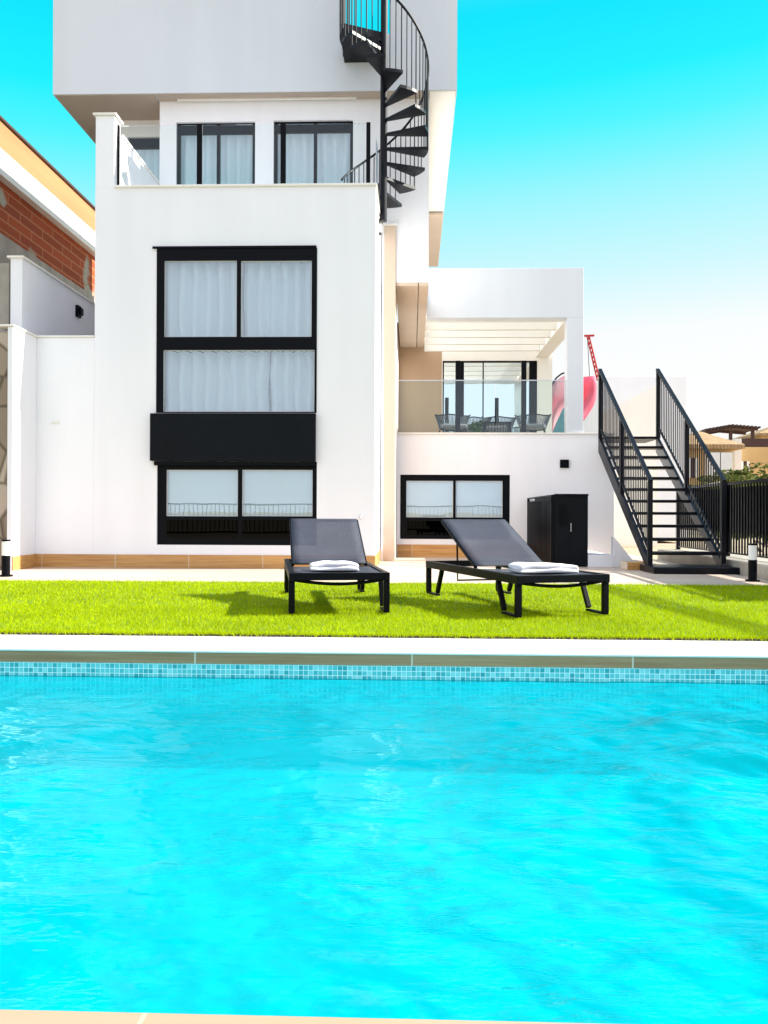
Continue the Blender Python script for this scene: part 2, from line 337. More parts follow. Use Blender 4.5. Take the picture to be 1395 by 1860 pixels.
# ------------------------------------------------------------------ mesh tools
class MB:
    def __init__(s): s.v = []; s.f = []
    def add(s, vs, fs):
        n = len(s.v); s.v += [tuple(v) for v in vs]; s.f += [tuple(i+n for i in f) for f in fs]; return s
    def box(s, x0, x1, y0, y1, z0, z1):
        x0, x1 = sorted((x0, x1)); y0, y1 = sorted((y0, y1)); z0, z1 = sorted((z0, z1))
        return s.add([(x0,y0,z0),(x1,y0,z0),(x1,y1,z0),(x0,y1,z0),(x0,y0,z1),(x1,y0,z1),(x1,y1,z1),(x0,y1,z1)],
              [(0,3,2,1),(4,5,6,7),(0,1,5,4),(1,2,6,5),(2,3,7,6),(3,0,4,7)])
    def bar(s, p, q, w, h, up=(0,0,1)):
        p = Vector(p); q = Vector(q); d = (q-p).normalized(); u = Vector(up)
        if abs(d.dot(u)) > 0.99: u = Vector((0,1,0))
        a = d.cross(u).normalized(); b = a.cross(d).normalized()
        vs = []
        for c in (p, q):
            for i, j in ((-1,-1),(1,-1),(1,1),(-1,1)): vs.append(c + a*(i*w/2) + b*(j*h/2))
        return s.add(vs, [(0,1,2,3),(7,6,5,4),(0,4,5,1),(1,5,6,2),(2,6,7,3),(3,7,4,0)])
    def tube(s, pts, r, n=8):
        pts = [Vector(p) for p in pts]; vs = []; fs = []
        rs = r if isinstance(r, (list, tuple)) else [r]*len(pts)
        for i, p in enumerate(pts):
            a = pts[max(0, i-1)]; b = pts[min(len(pts)-1, i+1)]; d = (b-a).normalized()
            u = Vector((0,0,1)) if abs(d.z) < 0.95 else Vector((0,1,0))
            x = d.cross(u).normalized(); y = x.cross(d).normalized()
            for k in range(n):
                t = 2*math.pi*k/n; vs.append(p + (x*math.cos(t)+y*math.sin(t))*rs[i])
        for i in range(len(pts)-1):
            for k in range(n):
                fs.append((i*n+k, i*n+(k+1)%n, (i+1)*n+(k+1)%n, (i+1)*n+k))
        fs.append(tuple(reversed(range(n)))); fs.append(tuple(range((len(pts)-1)*n, len(pts)*n)))
        return s.add(vs, fs)
    def prism(s, poly, axis, a, b):
        """poly 2D extruded along axis from a to b"""
        n = len(poly); vs = []
        for c in (a, b):
            for p in poly:
                vs.append({'x': (c, p[0], p[1]), 'y': (p[0], c, p[1]), 'z': (p[0], p[1], c)}[axis])
        fs = [tuple(range(n)), tuple(range(2*n-1, n-1, -1))]
        for i in range(n): fs.append((i, (i+1) % n+0 if False else (i+1) % n, n+(i+1) % n, n+i))
        return s.add(vs, fs)
    def build(s, name, mat, parent=None, bevel=0.0, smooth=False, off=None):
        me = bpy.data.meshes.new(name)
        o3 = Vector(off) if off is not None else (root_loc(parent) if parent else Vector((0,0,0)))
        me.from_pydata([(v[0]-o3.x, v[1]-o3.y, v[2]-o3.z) for v in s.v], [], s.f)
        bm = bmesh.new(); bm.from_mesh(me); bmesh.ops.recalc_face_normals(bm, faces=bm.faces); bm.to_mesh(me); bm.free()
        me.materials.append(mat)
        if smooth: me.polygons.foreach_set('use_smooth', [True]*len(me.polygons))
        o = bpy.data.objects.new(name, me); COL.objects.link(o)
        if parent: o.parent = parent
        if bevel:
            bv = o.modifiers.new('bevel', 'BEVEL'); bv.width = bevel; bv.segments = 2; bv.limit_method = 'ANGLE'; bv.harden_normals = False
        return o
def root_loc(o):
    v = Vector((0,0,0))
    while o is not None: v += Vector(o.location); o = o.parent
    return v
def tag(o, label=None, cat=None, group=None, kind=None):
    if label: o['label'] = label
    if cat: o['category'] = cat
    if group: o['group'] = group
    if kind: o['kind'] = kind
    return o
def empty(name, loc, label=None, cat=None, group=None, rz=0):
    o = bpy.data.objects.new(name, None); COL.objects.link(o); o.location = loc; o.rotation_euler = (0, 0, rz)
    o.empty_display_size = 0.2
    return tag(o, label, cat, group)
def struct(o): o['kind'] = 'structure'; return o
def single(mb, name, mat, loc, label, cat, group=None, bevel=0, smooth=False):
    o = mb.build(name, mat, None, bevel, smooth, off=loc); o.location = loc
    return tag(o, label, cat, group)
def kids(o): return [c for c in bpy.data.objects if c.parent == o]
def copy_tree(o, parent=None, cache=None):
    c = o.copy(); COL.objects.link(c); c.parent = parent
    for ch in kids(o): copy_tree(ch, c)
    return c
def slab(mb, xs0, xs1, zs0, zs1, y0, y1, holes):
    """a wall slab in the XZ plane with rectangular holes, outer faces only"""
    X = sorted({xs0, xs1, *[h[0] for h in holes], *[h[1] for h in holes]})
    Z = sorted({zs0, zs1, *[h[2] for h in holes], *[h[3] for h in holes]})
    X = [x for x in X if xs0 <= x <= xs1]; Z = [z for z in Z if zs0 <= z <= zs1]
    def solid(i, j):
        if i < 0 or j < 0 or i >= len(X)-1 or j >= len(Z)-1: return False
        cx = (X[i]+X[i+1])/2; cz = (Z[j]+Z[j+1])/2
        return not any(h[0] < cx < h[1] and h[2] < cz < h[3] for h in holes)
    for i in range(len(X)-1):
        for j in range(len(Z)-1):
            if not solid(i, j): continue
            a, b, c, d = X[i], X[i+1], Z[j], Z[j+1]
            mb.add([(a,y0,c),(b,y0,c),(b,y0,d),(a,y0,d)], [(0,1,2,3)]); mb.add([(a,y1,c),(b,y1,c),(b,y1,d),(a,y1,d)], [(3,2,1,0)])
            if not solid(i-1, j): mb.add([(a,y0,c),(a,y1,c),(a,y1,d),(a,y0,d)], [(3,2,1,0)])
            if not solid(i+1, j): mb.add([(b,y0,c),(b,y1,c),(b,y1,d),(b,y0,d)], [(0,1,2,3)])
            if not solid(i, j-1): mb.add([(a,y0,c),(b,y0,c),(b,y1,c),(a,y1,c)], [(3,2,1,0)])
            if not solid(i, j+1): mb.add([(a,y0,d),(b,y0,d),(b,y1,d),(a,y1,d)], [(0,1,2,3)])
    return mb

# ------------------------------------------------------------------ ground, deck, pool
PA = R(-0.15)                         # the pool runs almost parallel to the house
Y_NEAR, Y_FAR = 1.27, 4.60            # pool edges
LAWN0, LAWN1 = 5.14, 9.06
def rotp(x, y):                       # skewed line across: depth shrinks to the right
    return y + x*math.tan(PA)
PX0, PX1 = -7.5, 6.2
WL = -0.148                            # water level
def quad_strip(mb, y0, y1, z, x0=-40, x1=40):
    mb.add([(x0, rotp(x0, y0), z), (x1, rotp(x1, y0), z), (x1, rotp(x1, y1), z), (x0, rotp(x0, y1), z)], [(0,1,2,3)]); return mb
g = MB()
B0 = 2.4
# ground sheet with a hole for the pool
for (a, b, c, d) in ((-2500, 2500, 60, 2500), (-2500, 2500, -2500, -30), (-2500, -60, -30, 60), (60, 2500, -30, 60)):
    g.add([(a, c, -0.06), (b, c, -0.06), (b, d, -0.06), (a, d, -0.06)], [(0,1,2,3)])
for (a, b, c, d) in ((-60, PX0-.3, -30, 60), (PX1+.3, 60, -30, 60), (PX0-.3, PX1+.3, -30, Y_NEAR-.4), (PX0-.3, PX1+.3, Y_FAR+.45, 60)):
    g.add([(a, c, -0.06), (b, c, -0.06), (b, d, -0.06), (a, d, -0.06)], [(0,1,2,3)])
struct(g.build('ground', M['soil']))
def flat(mb, x0, x1, y0, y1, z): return mb.add([(x0,y0,z),(x1,y0,z),(x1,y1,z),(x0,y1,z)], [(0,1,2,3)])
d = MB()
d.box(-5.6, 4.05, LAWN1, 30, -0.05, 0.0)
struct(d.build('pavement', M['paving']))
d = MB(); d.box(PX0-.3, PX1+.3, -6, Y_NEAR, -0.04, 0.0)
struct(d.build('pool_deck', M['nearpaving'], bevel=0.004))
# far coping: pale slab nosing over a brown tiled face and the mosaic band
c = MB(); c.add([(PX0, rotp(PX0, Y_FAR), -0.012), (PX1, rotp(PX1, Y_FAR), -0.012), (PX1, LAWN0, -0.012), (PX0, LAWN0, -0.012),
                 (PX0, rotp(PX0, Y_FAR), 0.0), (PX1, rotp(PX1, Y_FAR), 0.0), (PX1, LAWN0, 0.0), (PX0, LAWN0, 0.0)],
                [(0,3,2,1),(4,5,6,7),(0,1,5,4),(1,2,6,5),(2,3,7,6),(3,0,4,7)])
struct(c.build('pool_coping', M['coping'], bevel=0.003))
def wallstrip(name, yoff, z0, z1, mat):
    mb = MB(); a, b = rotp(PX0, Y_FAR)+yoff, rotp(PX1, Y_FAR)+yoff
    mb.add([(PX0, a, z0), (PX1, b, z0), (PX1, b+.2, z0), (PX0, a+.2, z0), (PX0, a, z1), (PX1, b, z1), (PX1, b+.2, z1), (PX0, a+.2, z1)],
           [(0,3,2,1),(4,5,6,7),(0,1,5,4),(1,2,6,5),(2,3,7,6),(3,0,4,7)])
    return struct(mb.build(name, mat))
wallstrip('pool_edge_tiles', 0.006, -0.073, -0.0125, M['copingface'])
wallstrip('mosaic_band', 0.012, -0.30, -0.0735, M['mosaic'])
b = MB()
prof = [(Y_NEAR-.1, -.045), (Y_NEAR-.1, -.55), (Y_NEAR-.02, -.66), (Y_NEAR+.15, -.70), (3.5, -.76), (4.1, -.74), (4.4, -.68), (4.58, -.56), (Y_FAR+.1, -.40), (Y_FAR+.1, -.301)]
vs = []; 
for x in (PX0, PX1): vs += [(x, y, z) for y, z in prof]
n_ = len(prof)
b.add(vs, [(q, q+1, n_+q+1, n_+q) for q in range(n_-1)]); b.add(vs[:n_], [tuple(range(n_))]); b.add(vs[n_:], [tuple(range(n_))])
struct(b.build('pool_basin', M['basin'], smooth=True))
# water: a real rippled sheet
nx, ny = 560, 260
xs = np.linspace(PX0+.01, PX1-.01, nx); ys = np.linspace(Y_NEAR-.09, Y_FAR+.02, ny)
XX, YY = np.meshgrid(xs, ys)
rng = np.random.RandomState(3); H = np.zeros_like(XX)
for lam, amp, cnt in ((2.2, .0040, 6), (1.0, .0042, 10), (.45, .0036, 14), (.22, .0020, 18), (.12, .0009, 20)):
    for _ in range(cnt):
        an = rng.normal(1.2, 0.7); l = lam*rng.uniform(.7, 1.4); ph = rng.uniform(0, 6.28)
        H += amp/math.sqrt(cnt)*1.4*np.sin(2*math.pi/l*(XX*math.cos(an)+YY*math.sin(an)) + ph + .8*np.sin(XX*1.3+ph))
# livelier on the right, where the return jet stirs the water, and round two spots on the left
act = 0.25 + 2.3/(1+np.exp(-(XX-0.9+0.3*(YY-3))*2.2)) + 0.8*np.exp(-((XX+1.25)**2/.12+(YY-3.4)**2/.15)) + .8*np.exp(-((XX+1.9)**2/.15+(YY-3.2)**2/.3))
H *= act*np.clip((Y_FAR-YY)/1.0+.12, .12, 1)
V = np.stack([XX.ravel(), YY.ravel(), WL+H.ravel()], 1)
idx = np.arange(nx*ny).reshape(ny, nx)
F = np.stack([idx[:-1,:-1].ravel(), idx[:-1,1:].ravel(), idx[1:,1:].ravel(), idx[1:,:-1].ravel()], 1)
me = bpy.data.meshes.new('pool_water'); me.from_pydata(V.tolist(), [], F.tolist()); me.materials.append(M['water'])
me.polygons.foreach_set('use_smooth', [True]*len(me.polygons))
wo = bpy.data.objects.new('pool_water', me); COL.objects.link(wo); struct(wo)

# lawn
LX0, LX1 = -5.4, 5.0
eb = MB(); eb.box(LX0, LX1, LAWN0-.010, LAWN0-.001, 0.0005, 0.012); struct(eb.build('lawn_edge', M['darkwood']))
lb = MB(); lb.box(LX0, LX1, LAWN0, LAWN1, -0.05, 0.006); struct(lb.build('lawn_base', M['turfbase']))
rng = np.random.RandomState(11)
def blades(n, x0, x1, y0, y1, h0, h1, wd):
    x = rng.uniform(x0, x1, n); y = rng.uniform(y0, y1, n); a = rng.uniform(0, 6.28, n)
    h = rng.uniform(h0, h1, n); lx = rng.normal(0, .009, n); ly = rng.normal(0, .009, n)
    dx = np.cos(a)*wd; dy = np.sin(a)*wd
    p0 = np.stack([x-dx, y-dy, np.full(n, .004)], 1); p1 = np.stack([x+dx, y+dy, np.full(n, .004)], 1)
    p2 = np.stack([x+lx, y+ly, h+.004], 1)
    return np.concatenate([p0[:,None], p1[:,None], p2[:,None]], 1).reshape(-1, 3)
parts_ = [blades(120000, -3.9, 4.6, LAWN0, 6.7, .016, .030, .0022), blades(110000, LX0, LX1, 6.7, LAWN1, .016, .030, .0030),
          blades(15000, -3.9, 4.0, LAWN0-.008, LAWN0+.03, .014, .034, .0020), blades(2200, -3.9, 4.0, LAWN0-.022, LAWN0, .008, .026, .0022)]
V = np.concatenate(parts_); nF = len(V)//3
me = bpy.data.meshes.new('grass'); me.vertices.add(len(V)); me.vertices.foreach_set('co', V.ravel())
me.loops.add(len(V)); me.loops.foreach_set('vertex_index', np.arange(len(V), dtype=np.int32))
me.polygons.add(nF); me.polygons.foreach_set('loop_start', np.arange(0, len(V), 3, dtype=np.int32))
me.polygons.foreach_set('loop_total', np.full(nF, 3, dtype=np.int32)); me.update(calc_edges=True); me.validate()
me.materials.append(M['turf'])
go = bpy.data.objects.new('grass', me); COL.objects.link(go)
tag(go, 'bright lime green artificial turf strip between the pool and the house', 'grass', kind='stuff')

# ------------------------------------------------------------------ villa
YF = 11.4; YW = 13.40; YO = 13.15; YR = 14.03; YT = 14.70; YB = 18.4; YC = 13.36
xl = ax(172, YF, 600); xr = ax(681, YF, 700); xpi = ax(208, YF, 260)
z_cop = az(337, YF); z_pier = az(210, YF, 190); z_low = az(613, YF, 100)
z_sof = az(168, YO, 400)
x_ol = ax(96, YO, 170); x_or = ax(830, YO, 165)
x_wl = ax(290, YW, 250); x_wr = ax(779, YW, 350)
z_roof = az(62, YO, 660)
villa = empty('villa', (-2.0, YF, 0), 'white rendered three storey villa with dark framed windows and overhanging flat roof behind the pool', 'house')
def hole(x0, x1, y0, y1, Y):     # opening from photograph survey
    a, zt = at(x0, y0, Y); b, zb = at(x1, y1, Y); return (a, b, zb, zt)
# front block ---------------------------------------------------------
h1 = hole(285, 575, 452, 750, YF); h2 = hole(285, 575, 838, 991, YF)
mb = MB(); slab(mb, xl, xr, 0.0, z_cop, YF, YF+.22, [h1, h2])
mb.box(xl, xl+.25, YF+.221, YR, 0, z_cop-.002)                 # left side
mb.box(xr-.22, xr, YF+.221, YC-.002, 0, z_cop-.002)                 # right side
mb.box(xl+.251, xr-.221, YF+.60, YR, 2.35, 2.55)                # storey slab
mb.box(xl+.251, xr-.221, YF+.221, YR, z_cop-.40, z_cop-.25)      # balcony floor
mb.box(xl, xpi, YF+.001, YF+.25, z_cop, z_pier)                # pier
mb.box(xl, xpi, YF+.2505, YR, z_cop, az(237, YF+.2))           # side parapet
zl = z_low
xL = ax(66, YF, 700)
mb.box(xL-.07, xl-.001, YF+.003, YF+.2, 0, zl)                  # low screen wall to the left
mb.box(xL-.07, xL, 10.72, YF+.002, 0, zl)        # its return towards the lawn
wall = mb.build('wall', M['white'], villa, bevel=0.006)
# copings
cp = MB(); cp.box(xpi+.004, xr+.02, YF-.03, YF+.25, z_cop+.001, z_cop+.03); cp.build('coping', M['coping'], villa, bevel=.004)
cp = MB(); cp.box(xl-.03, xpi+.03, YF-.03, YF+.28, z_pier+.001, z_pier+.03); cp.build('coping', M['coping'], villa, bevel=.004)
zp = az(237, YF+.2)
cp = MB(); cp.box(xl-.03, xpi+.02, YF+.281, YR, zp+.001, zp+.03); cp.build('coping', M['coping'], villa, bevel=.004)
cp = MB(); cp.box(xL-.22, xl-.002, YF-.02, YF+.22, zl+.001, zl+.025); cp.box(xL-.22, xL+.02, 10.70, YF-.0205, zl+.001, zl+.025)
cp.build('coping', M['coping'], villa, bevel=.004)
cp = MB(); cp.box(xr-.24, xr+.02, YF+.2505, YC, z_cop+.001, z_cop+.03); cp.build('coping', M['coping'], villa, bevel=.004)
# skirting of wood-look tile
zs = az(1010, YF)
sk = MB(); sk.box(xL+.012, xr+.012, YF-.012, YF-.001, 0, zs); sk.box(xL+.001, xL+.012, 10.72, YF-.001, 0, zs)
sk.box(xr+.001, xr+.012, YF-.0005, YC, 0, zs)
sk.build('skirting', M['skirt'], villa)
# dark interior behind the windows
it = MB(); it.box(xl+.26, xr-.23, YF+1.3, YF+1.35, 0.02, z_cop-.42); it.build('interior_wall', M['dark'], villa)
# lower body + column + upper floor -----------------------------------
mb = MB()
mb.box(xl+.251, -.30, YR+.001, 18.4, 0, 4.36)                     # body behind
z_ub = az(513, YW)
hw1 = hole(320, 463, 222, 345, YW); hw2 = hole(497, 641, 219, 345, YW)
hw1 = (hw1[0], hw1[1], z_cop-.20, hw1[3]); hw2 = (hw2[0], hw2[1], z_cop-.20, hw2[3])
slab(mb, x_wl, x_wr, z_ub, z_sof-.002, YW, YW+.22, [hw1, hw2])
mb.box(x_wl, x_wl+.2, YW+.221, 18.4, 4.37, z_sof-.002); mb.box(x_wr-.2, x_wr, YW+.221, 18.4, z_ub, z_sof-.002)
# recessed wall, far left
hr = hole(232, 300, 249, 345, YR); hr = (hr[0], x_wl-.06, z_cop-.2, hr[3])
slab(mb, x_ol+.5, x_wl-.001, 4.37, z_sof-.002, YR, YR+.2, [hr])
mb.box(x_ol+.5, x_wl-.001, YR+.201, 18.4, 4.37, z_sof-.002) if False else None
mb.build('wall', M['white'], villa, bevel=0.006)
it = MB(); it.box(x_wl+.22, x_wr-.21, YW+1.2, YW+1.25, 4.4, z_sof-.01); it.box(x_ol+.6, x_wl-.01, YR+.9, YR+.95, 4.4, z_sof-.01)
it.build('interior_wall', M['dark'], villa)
mb = MB(); xc0, xc1 = ax(697, YC, 700), ax(718, YC, 700)
mb.box(xr+.014, xc0-.001, YC+.003, YC+.4, 0, az(408, YC)-.002)
mb.build('wall_return', M['white'], villa)
mb = MB(); mb.box(xc0, xc1, YC, YC+1.2, 0.0, az(410, YC)); mb.build('column', M['cream'], villa, bevel=.005)
cp = MB(); cp.box(xc0-.06, xc1+.015, YC-.02, YC+.3, az(410, YC)+.001, az(408, YC)+.02); cp.build('coping', M['coping'], villa, bevel=.003)
# soffit under the cantilevered tower room
mb = MB(); mb.box(x_wl+.23, x_wr-.003, YW+.005, 18.3, z_ub-.003, z_ub-.001+.0); 
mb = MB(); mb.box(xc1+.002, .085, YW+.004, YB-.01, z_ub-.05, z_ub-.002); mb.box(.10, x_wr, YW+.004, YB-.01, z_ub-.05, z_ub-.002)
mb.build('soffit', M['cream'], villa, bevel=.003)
# roof: fascia slab and parapet with a gap at the spiral stair head
xn0, xn1 = ax(622, YO, 30), ax(709, YO, 30)
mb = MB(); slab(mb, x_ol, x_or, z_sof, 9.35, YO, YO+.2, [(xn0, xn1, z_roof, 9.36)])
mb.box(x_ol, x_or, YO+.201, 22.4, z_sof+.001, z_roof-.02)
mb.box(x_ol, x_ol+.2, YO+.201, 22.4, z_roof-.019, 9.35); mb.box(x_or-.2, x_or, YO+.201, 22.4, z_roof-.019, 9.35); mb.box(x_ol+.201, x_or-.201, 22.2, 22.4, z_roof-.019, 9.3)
mb.build('roof', M['whiteshade'], villa, bevel=.005)
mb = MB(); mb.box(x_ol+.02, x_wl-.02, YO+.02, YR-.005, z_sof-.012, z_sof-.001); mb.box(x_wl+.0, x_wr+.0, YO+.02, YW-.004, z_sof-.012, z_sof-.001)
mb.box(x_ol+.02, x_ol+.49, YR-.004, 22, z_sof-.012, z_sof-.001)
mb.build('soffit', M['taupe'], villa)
mb = MB(); mb.box(x_wr+.004, x_or-.02, YO+.02, 18.4, z_sof-.014, z_sof-.001); mb.build('soffit', M['coping'], villa)
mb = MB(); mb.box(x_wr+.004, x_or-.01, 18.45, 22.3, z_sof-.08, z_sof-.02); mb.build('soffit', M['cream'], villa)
# long thin strip light recess along the soffit edge
mb = MB(); mb.box(x_wl+.3, ax(645, YW), YW-.09, YW-.05, z_sof-.035, z_sof-.013); mb.build('strip_profile', M['coping'], villa)
# terrace -------------------------------------------------------------
z_tc = az(789, YT, 900); z_tf = z_tc-.06
xt1 = ax(1115, YT, 930); xtr = ax(1095, YT, 800)
hs = hole(727, 926, 862, 980, YT)
mb = MB(); slab(mb, xc1+.004, xt1, 0, z_tc, YT, YT+.22, [hs])
mb.box(xt1-.22, xt1, YT+.221, 23, 0, z_tf); mb.box(xc1+.004, xt1-.221, YT+.221, 22, z_tf-.2, z_tf)
mb.build('wall', M['white'], villa, bevel=.005)
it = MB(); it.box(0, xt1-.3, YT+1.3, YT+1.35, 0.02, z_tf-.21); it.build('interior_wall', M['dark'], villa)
cp = MB(); cp.box(xc1+.02, xt1+.015, YT-.03, YT+.24, z_tc+.001, z_tc+.03); cp.build('coping', M['coping'], villa, bevel=.003)
sk = MB(); sk.box(xc1+.02, ax(1000, YT), YT-.012, YT-.001, 0, az(989, YT)); sk.build('skirting', M['skirt'], villa)
# back wall of the covered terrace
xo0, xo1 = ax(804, YB, 700), ax(976, YB, 700); z_op = az(655, YB, 900)
mb = MB(); slab(mb, xo0-.02, ax(1003, YB, 700), z_tf+.012, 4.86, YB, YB+.25, [(xo0, xo1, z_tf-.01, z_op)])
mb.build('wall', M['offwhite'], villa)
mb = MB(); mb.box(xc1+.01, xt1-.23, YT+.225, 21.9, z_tf+.001, z_tf+.011); mb.build('terrace_floor', M['terrfloor'], villa)
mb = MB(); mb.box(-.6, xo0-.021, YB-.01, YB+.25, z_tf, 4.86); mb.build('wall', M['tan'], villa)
tag(bpy.data.objects[mb and 'wall'], None)
it = MB(); it.box(-.5, 3.2, YB+4, YB+4.05, z_tf, 4.8); it.box(-.6, -.5, YB+.26, YB+4, z_tf, 4.8); it.build('interior_wall', M['concrete'], villa)
# pergola: deep front beam, post, side beam, slats
pg0 = x_wr+.002; pg1 = ax(1060, YT, 600); pgi = ax(1030, YT, 650)
zpt = az(487, YT, 900); zpb = az(577, YT, 900)
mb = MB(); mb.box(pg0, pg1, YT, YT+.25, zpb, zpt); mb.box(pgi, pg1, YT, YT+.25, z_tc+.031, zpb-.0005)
per = mb.build('pergola', M['whiteshade'], villa, bevel=.005)
mb = MB(); mb.box(pgi, pg1, YT+.2505, YB+.2, zpb+.0, zpb+.36); mb.build('side_beam', M['offwhite'], per, bevel=.004)
for i in range(5):
    y = YT+.42+i*.68
    mb = MB(); mb.box(pg0+.002, pgi-.002, y, y+.09, zpb+.03, zpb+.30); mb.build('slat', M['offwhite'], per, bevel=.004)
mb = MB(); mb.box(pg0+.002, ax(1003, YB, 700), YB+.251, YB+2.5, z_op+.3, z_op+.45); mb.build('ceiling', M['white'], villa)

# windows --------------------------------------------------------------
def window(parent, rect, Y, frame, splits, depth=.14, glassmat='glass', bead=True, name='window', label=None, mull=.05):
    """rect (x0,x1,z0,z1); splits: list of pane rects in the same units"""
    x0, x1, z0, z1 = rect
    f = MB(); slab(f, x0+.002, x1-.002, z0+.002, z1-.002, Y, Y+.07, splits)
    fo = f.build(name, M['black'], parent, bevel=.004)
    if label: fo['label'] = label
    for (a, b, c, d) in splits:
        p = MB(); p.box(a-.005, b+.005, Y+.034, Y+.042, c-.005, d+.005); p.build('pane', M[glassmat], fo)
        if bead:
            g_ = MB(); t = .010; slab(g_, a, b, c, d, Y+.022, Y+.031, [(a+t, b-t, c+t, d-t)]); g_.build('gasket', M['bead'], fo)
    return fo
def R4(x0, x1, y0, y1, Y): return hole(x0, x1, y0, y1, Y)
W1 = window(villa, h1, YF-.012, 0, [R4(299,430,474,612,YF), R4(438,566,474,612,YF), R4(297,571,636,748,YF)])
W2 = window(villa, h2, YF+.03, 0, [R4(301,431,853,938,YF), R4(439,567,853,938,YF)])
# dark lower lights of the ground floor window (no blind behind)
def lower(fo, Y, rects):
    for r in rects:
        p = MB(); p.box(r[0], r[1], Y-.004, Y-.001, r[2], r[3]); p.build('pane', M['glassd'], fo)
M['glassd'] = glass('dark_lower_glass', (0.02, 0.02, 0.03), -0.025)
lower(W2, YF+.03, [R4(302,431,944,978,YF), R4(439,567,944,978,YF)])
pb = at(276, 752, YF); pe = at(574, 838, YF)
mb = MB(); mb.box(pb[0], pe[0], YF-.09, YF-.001, pe[1], pb[1]); mb.build('spandrel_panel', M['blackpanel'], villa, bevel=.004)
mb = MB(); q = at(278, 450, YF); q2 = at(575, 457, YF); mb.box(q[0], q2[0], YF-.03, YF-.013, q[1]-.02, q[1]+.01); mb.build('drip_profile', M['black'], W1)
mb = MB(); q = at(276, 838, YF); q2 = at(574, 846, YF); mb.box(q[0]+.04, q2[0]-.01, YF-.045, YF-.001, q2[1], q[1]-.002); mb.build('blind_box', M['black'], W2)
W3 = window(villa, hs, YT+.03, 0, [R4(738,823,873,940,YT), R4(828,913,873,940,YT)])
lower(W3, YT+.03, [R4(739,823,946,972,YT), R4(829,912,946,972,YT)])
def slide(rect, Y, xs):
    x0, x1, z0, z1 = rect
    t = .05; sp_ = []
    e = [x0+t]+xs+[x1-t]
    for a, b in zip(e[:-1], e[1:]): sp_.append((a+.025 if a != e[0] else a, b-.025 if b != e[-1] else b, z0+.05, z1-.16))
    return window(villa, rect, Y, 0, sp_, bead=False)
W4 = slide(hw1, YW+.05, [ax(395, YW, 280)]); W5 = slide(hw2, YW+.05, [ax(572, YW, 280)])
W6 = slide(hr, YR+.05, [])
tdoor = (xo0, xo1, z_tf, z_op)
x838, x878 = ax(838, YB-.02, 700), ax(878, YB, 700)
sp6 = [(xo0+.03, x838-.05, z_tf+.05, z_op-.03), (x838+.06, x878-.012, z_tf+.05, z_op-.03), (x878+.012, ax(962, YB, 700), z_tf+.05, z_op-.03)]
window(villa, tdoor, YB+.04, 0, sp6, glassmat='glassm', bead=False)
# vent, wall outlet
mb = MB(); a = at(1017, 835, YT); b = at(1033, 850, YT); mb.box(a[0], b[0], YT-.03, YT-.001, b[1], a[1]); mb.build('vent', M['black'], villa, bevel=.003)
mb = MB(); a = at(94, 766, YF); b = at(107, 769, YF); mb.box(a[0], b[0], YF-.02, YF+.002, b[1], a[1]); mb.build('drain_spout', M['coping'], villa)

# curtains and blinds
def curtain(x0, x1, z0, z1, Y, n, label, group=None, amp=.11, seed=0):
    rg = random.Random(seed); mb = MB(); seg = n*10; rows = 8; vs = []; fs = []
    ph = [rg.uniform(-.4, .4) for _ in range(n+1)]
    for j in range(rows+1):
        z = z0+(z1-z0)*j/rows
        for i in range(seg+1):
            t = i/seg; k = t*n; w_ = 1-2*abs(math.sin(math.pi*(k+.12*ph[int(min(k, n))]*math.sin(j*.5))))**.75
            vs.append((x0+(x1-x0)*t+.01*math.sin(j*.9+k), Y+amp*w_*(1-.25*j/rows), z))
    for j in range(rows):
        for i in range(seg):
            a = j*(seg+1)+i; fs.append((a, a+1, a+seg+2, a+seg+1))
    mb.add(vs, fs)
    return single(mb, 'curtain', M['curtain'], ((x0+x1)/2, Y, z0), label, 'curtain', group, smooth=True)
a = h1
curtain(a[0]+.03, ax(434, YF, 540), az(632, YF, 300), a[3]-.05, YF+.24, 6, 'pale sheer curtain behind the upper left pane of the tall window', seed=1)
curtain(ax(436, YF, 540), a[1]-.03, az(632, YF, 300), a[3]-.05, YF+.24, 6, 'pale sheer curtain behind the upper right pane of the tall window', seed=2)
curtain(a[0]+.03, ax(482, YF, 700), az(752, YF, 300), az(634, YF, 300), YF+.24, 8, 'sheer curtain left half behind the wide middle pane of the tall window', seed=3)
curtain(ax(485, YF, 700), a[1]-.03, az(752, YF, 300), az(634, YF, 300), YF+.24, 4, 'sheer curtain right half behind the wide middle pane of the tall window', seed=4)
for r, lb in ((hw1, 'sheer curtain behind the left glass door of the top balcony'), (hw2, 'sheer curtain behind the right glass door of the top balcony'), (hr, 'sheer curtain in the small recessed window left of the balcony doors')):
    Yc = YW if r is not hr else YR
    curtain(r[0]+.04, r[1]-.04, r[2], r[3]-.05, Yc+.28, 7 if r is not hr else 4, lb, seed=int(r[0]*10))
def blind(rect, Y, label, group):
    mb = MB(); mb.box(rect[0], rect[1], Y, Y+.004, rect[2], rect[3]); mb.tube([(rect[0], Y+.03, rect[3]+.01), (rect[1], Y+.03, rect[3]+.01)], .025)
    return single(mb, 'roller_blind', M['blind'], ((rect[0]+rect[1])/2, Y, rect[2]), label, 'blind', group)
blind(R4(298,434,850,937,YF), YF+.10, 'white roller blind in the left half of the window behind the left lounger', None)
blind(R4(436,570,850,937,YF), YF+.10, 'white roller blind in the right half of the window behind the left lounger', None)
blind(R4(736,825,870,940,YT), YT+.10, 'white roller blind in the left half of the small window under the terrace', None)
blind(R4(826,916,870,940,YT), YT+.10, 'white roller blind in the right half of the small window under the terrace', None)

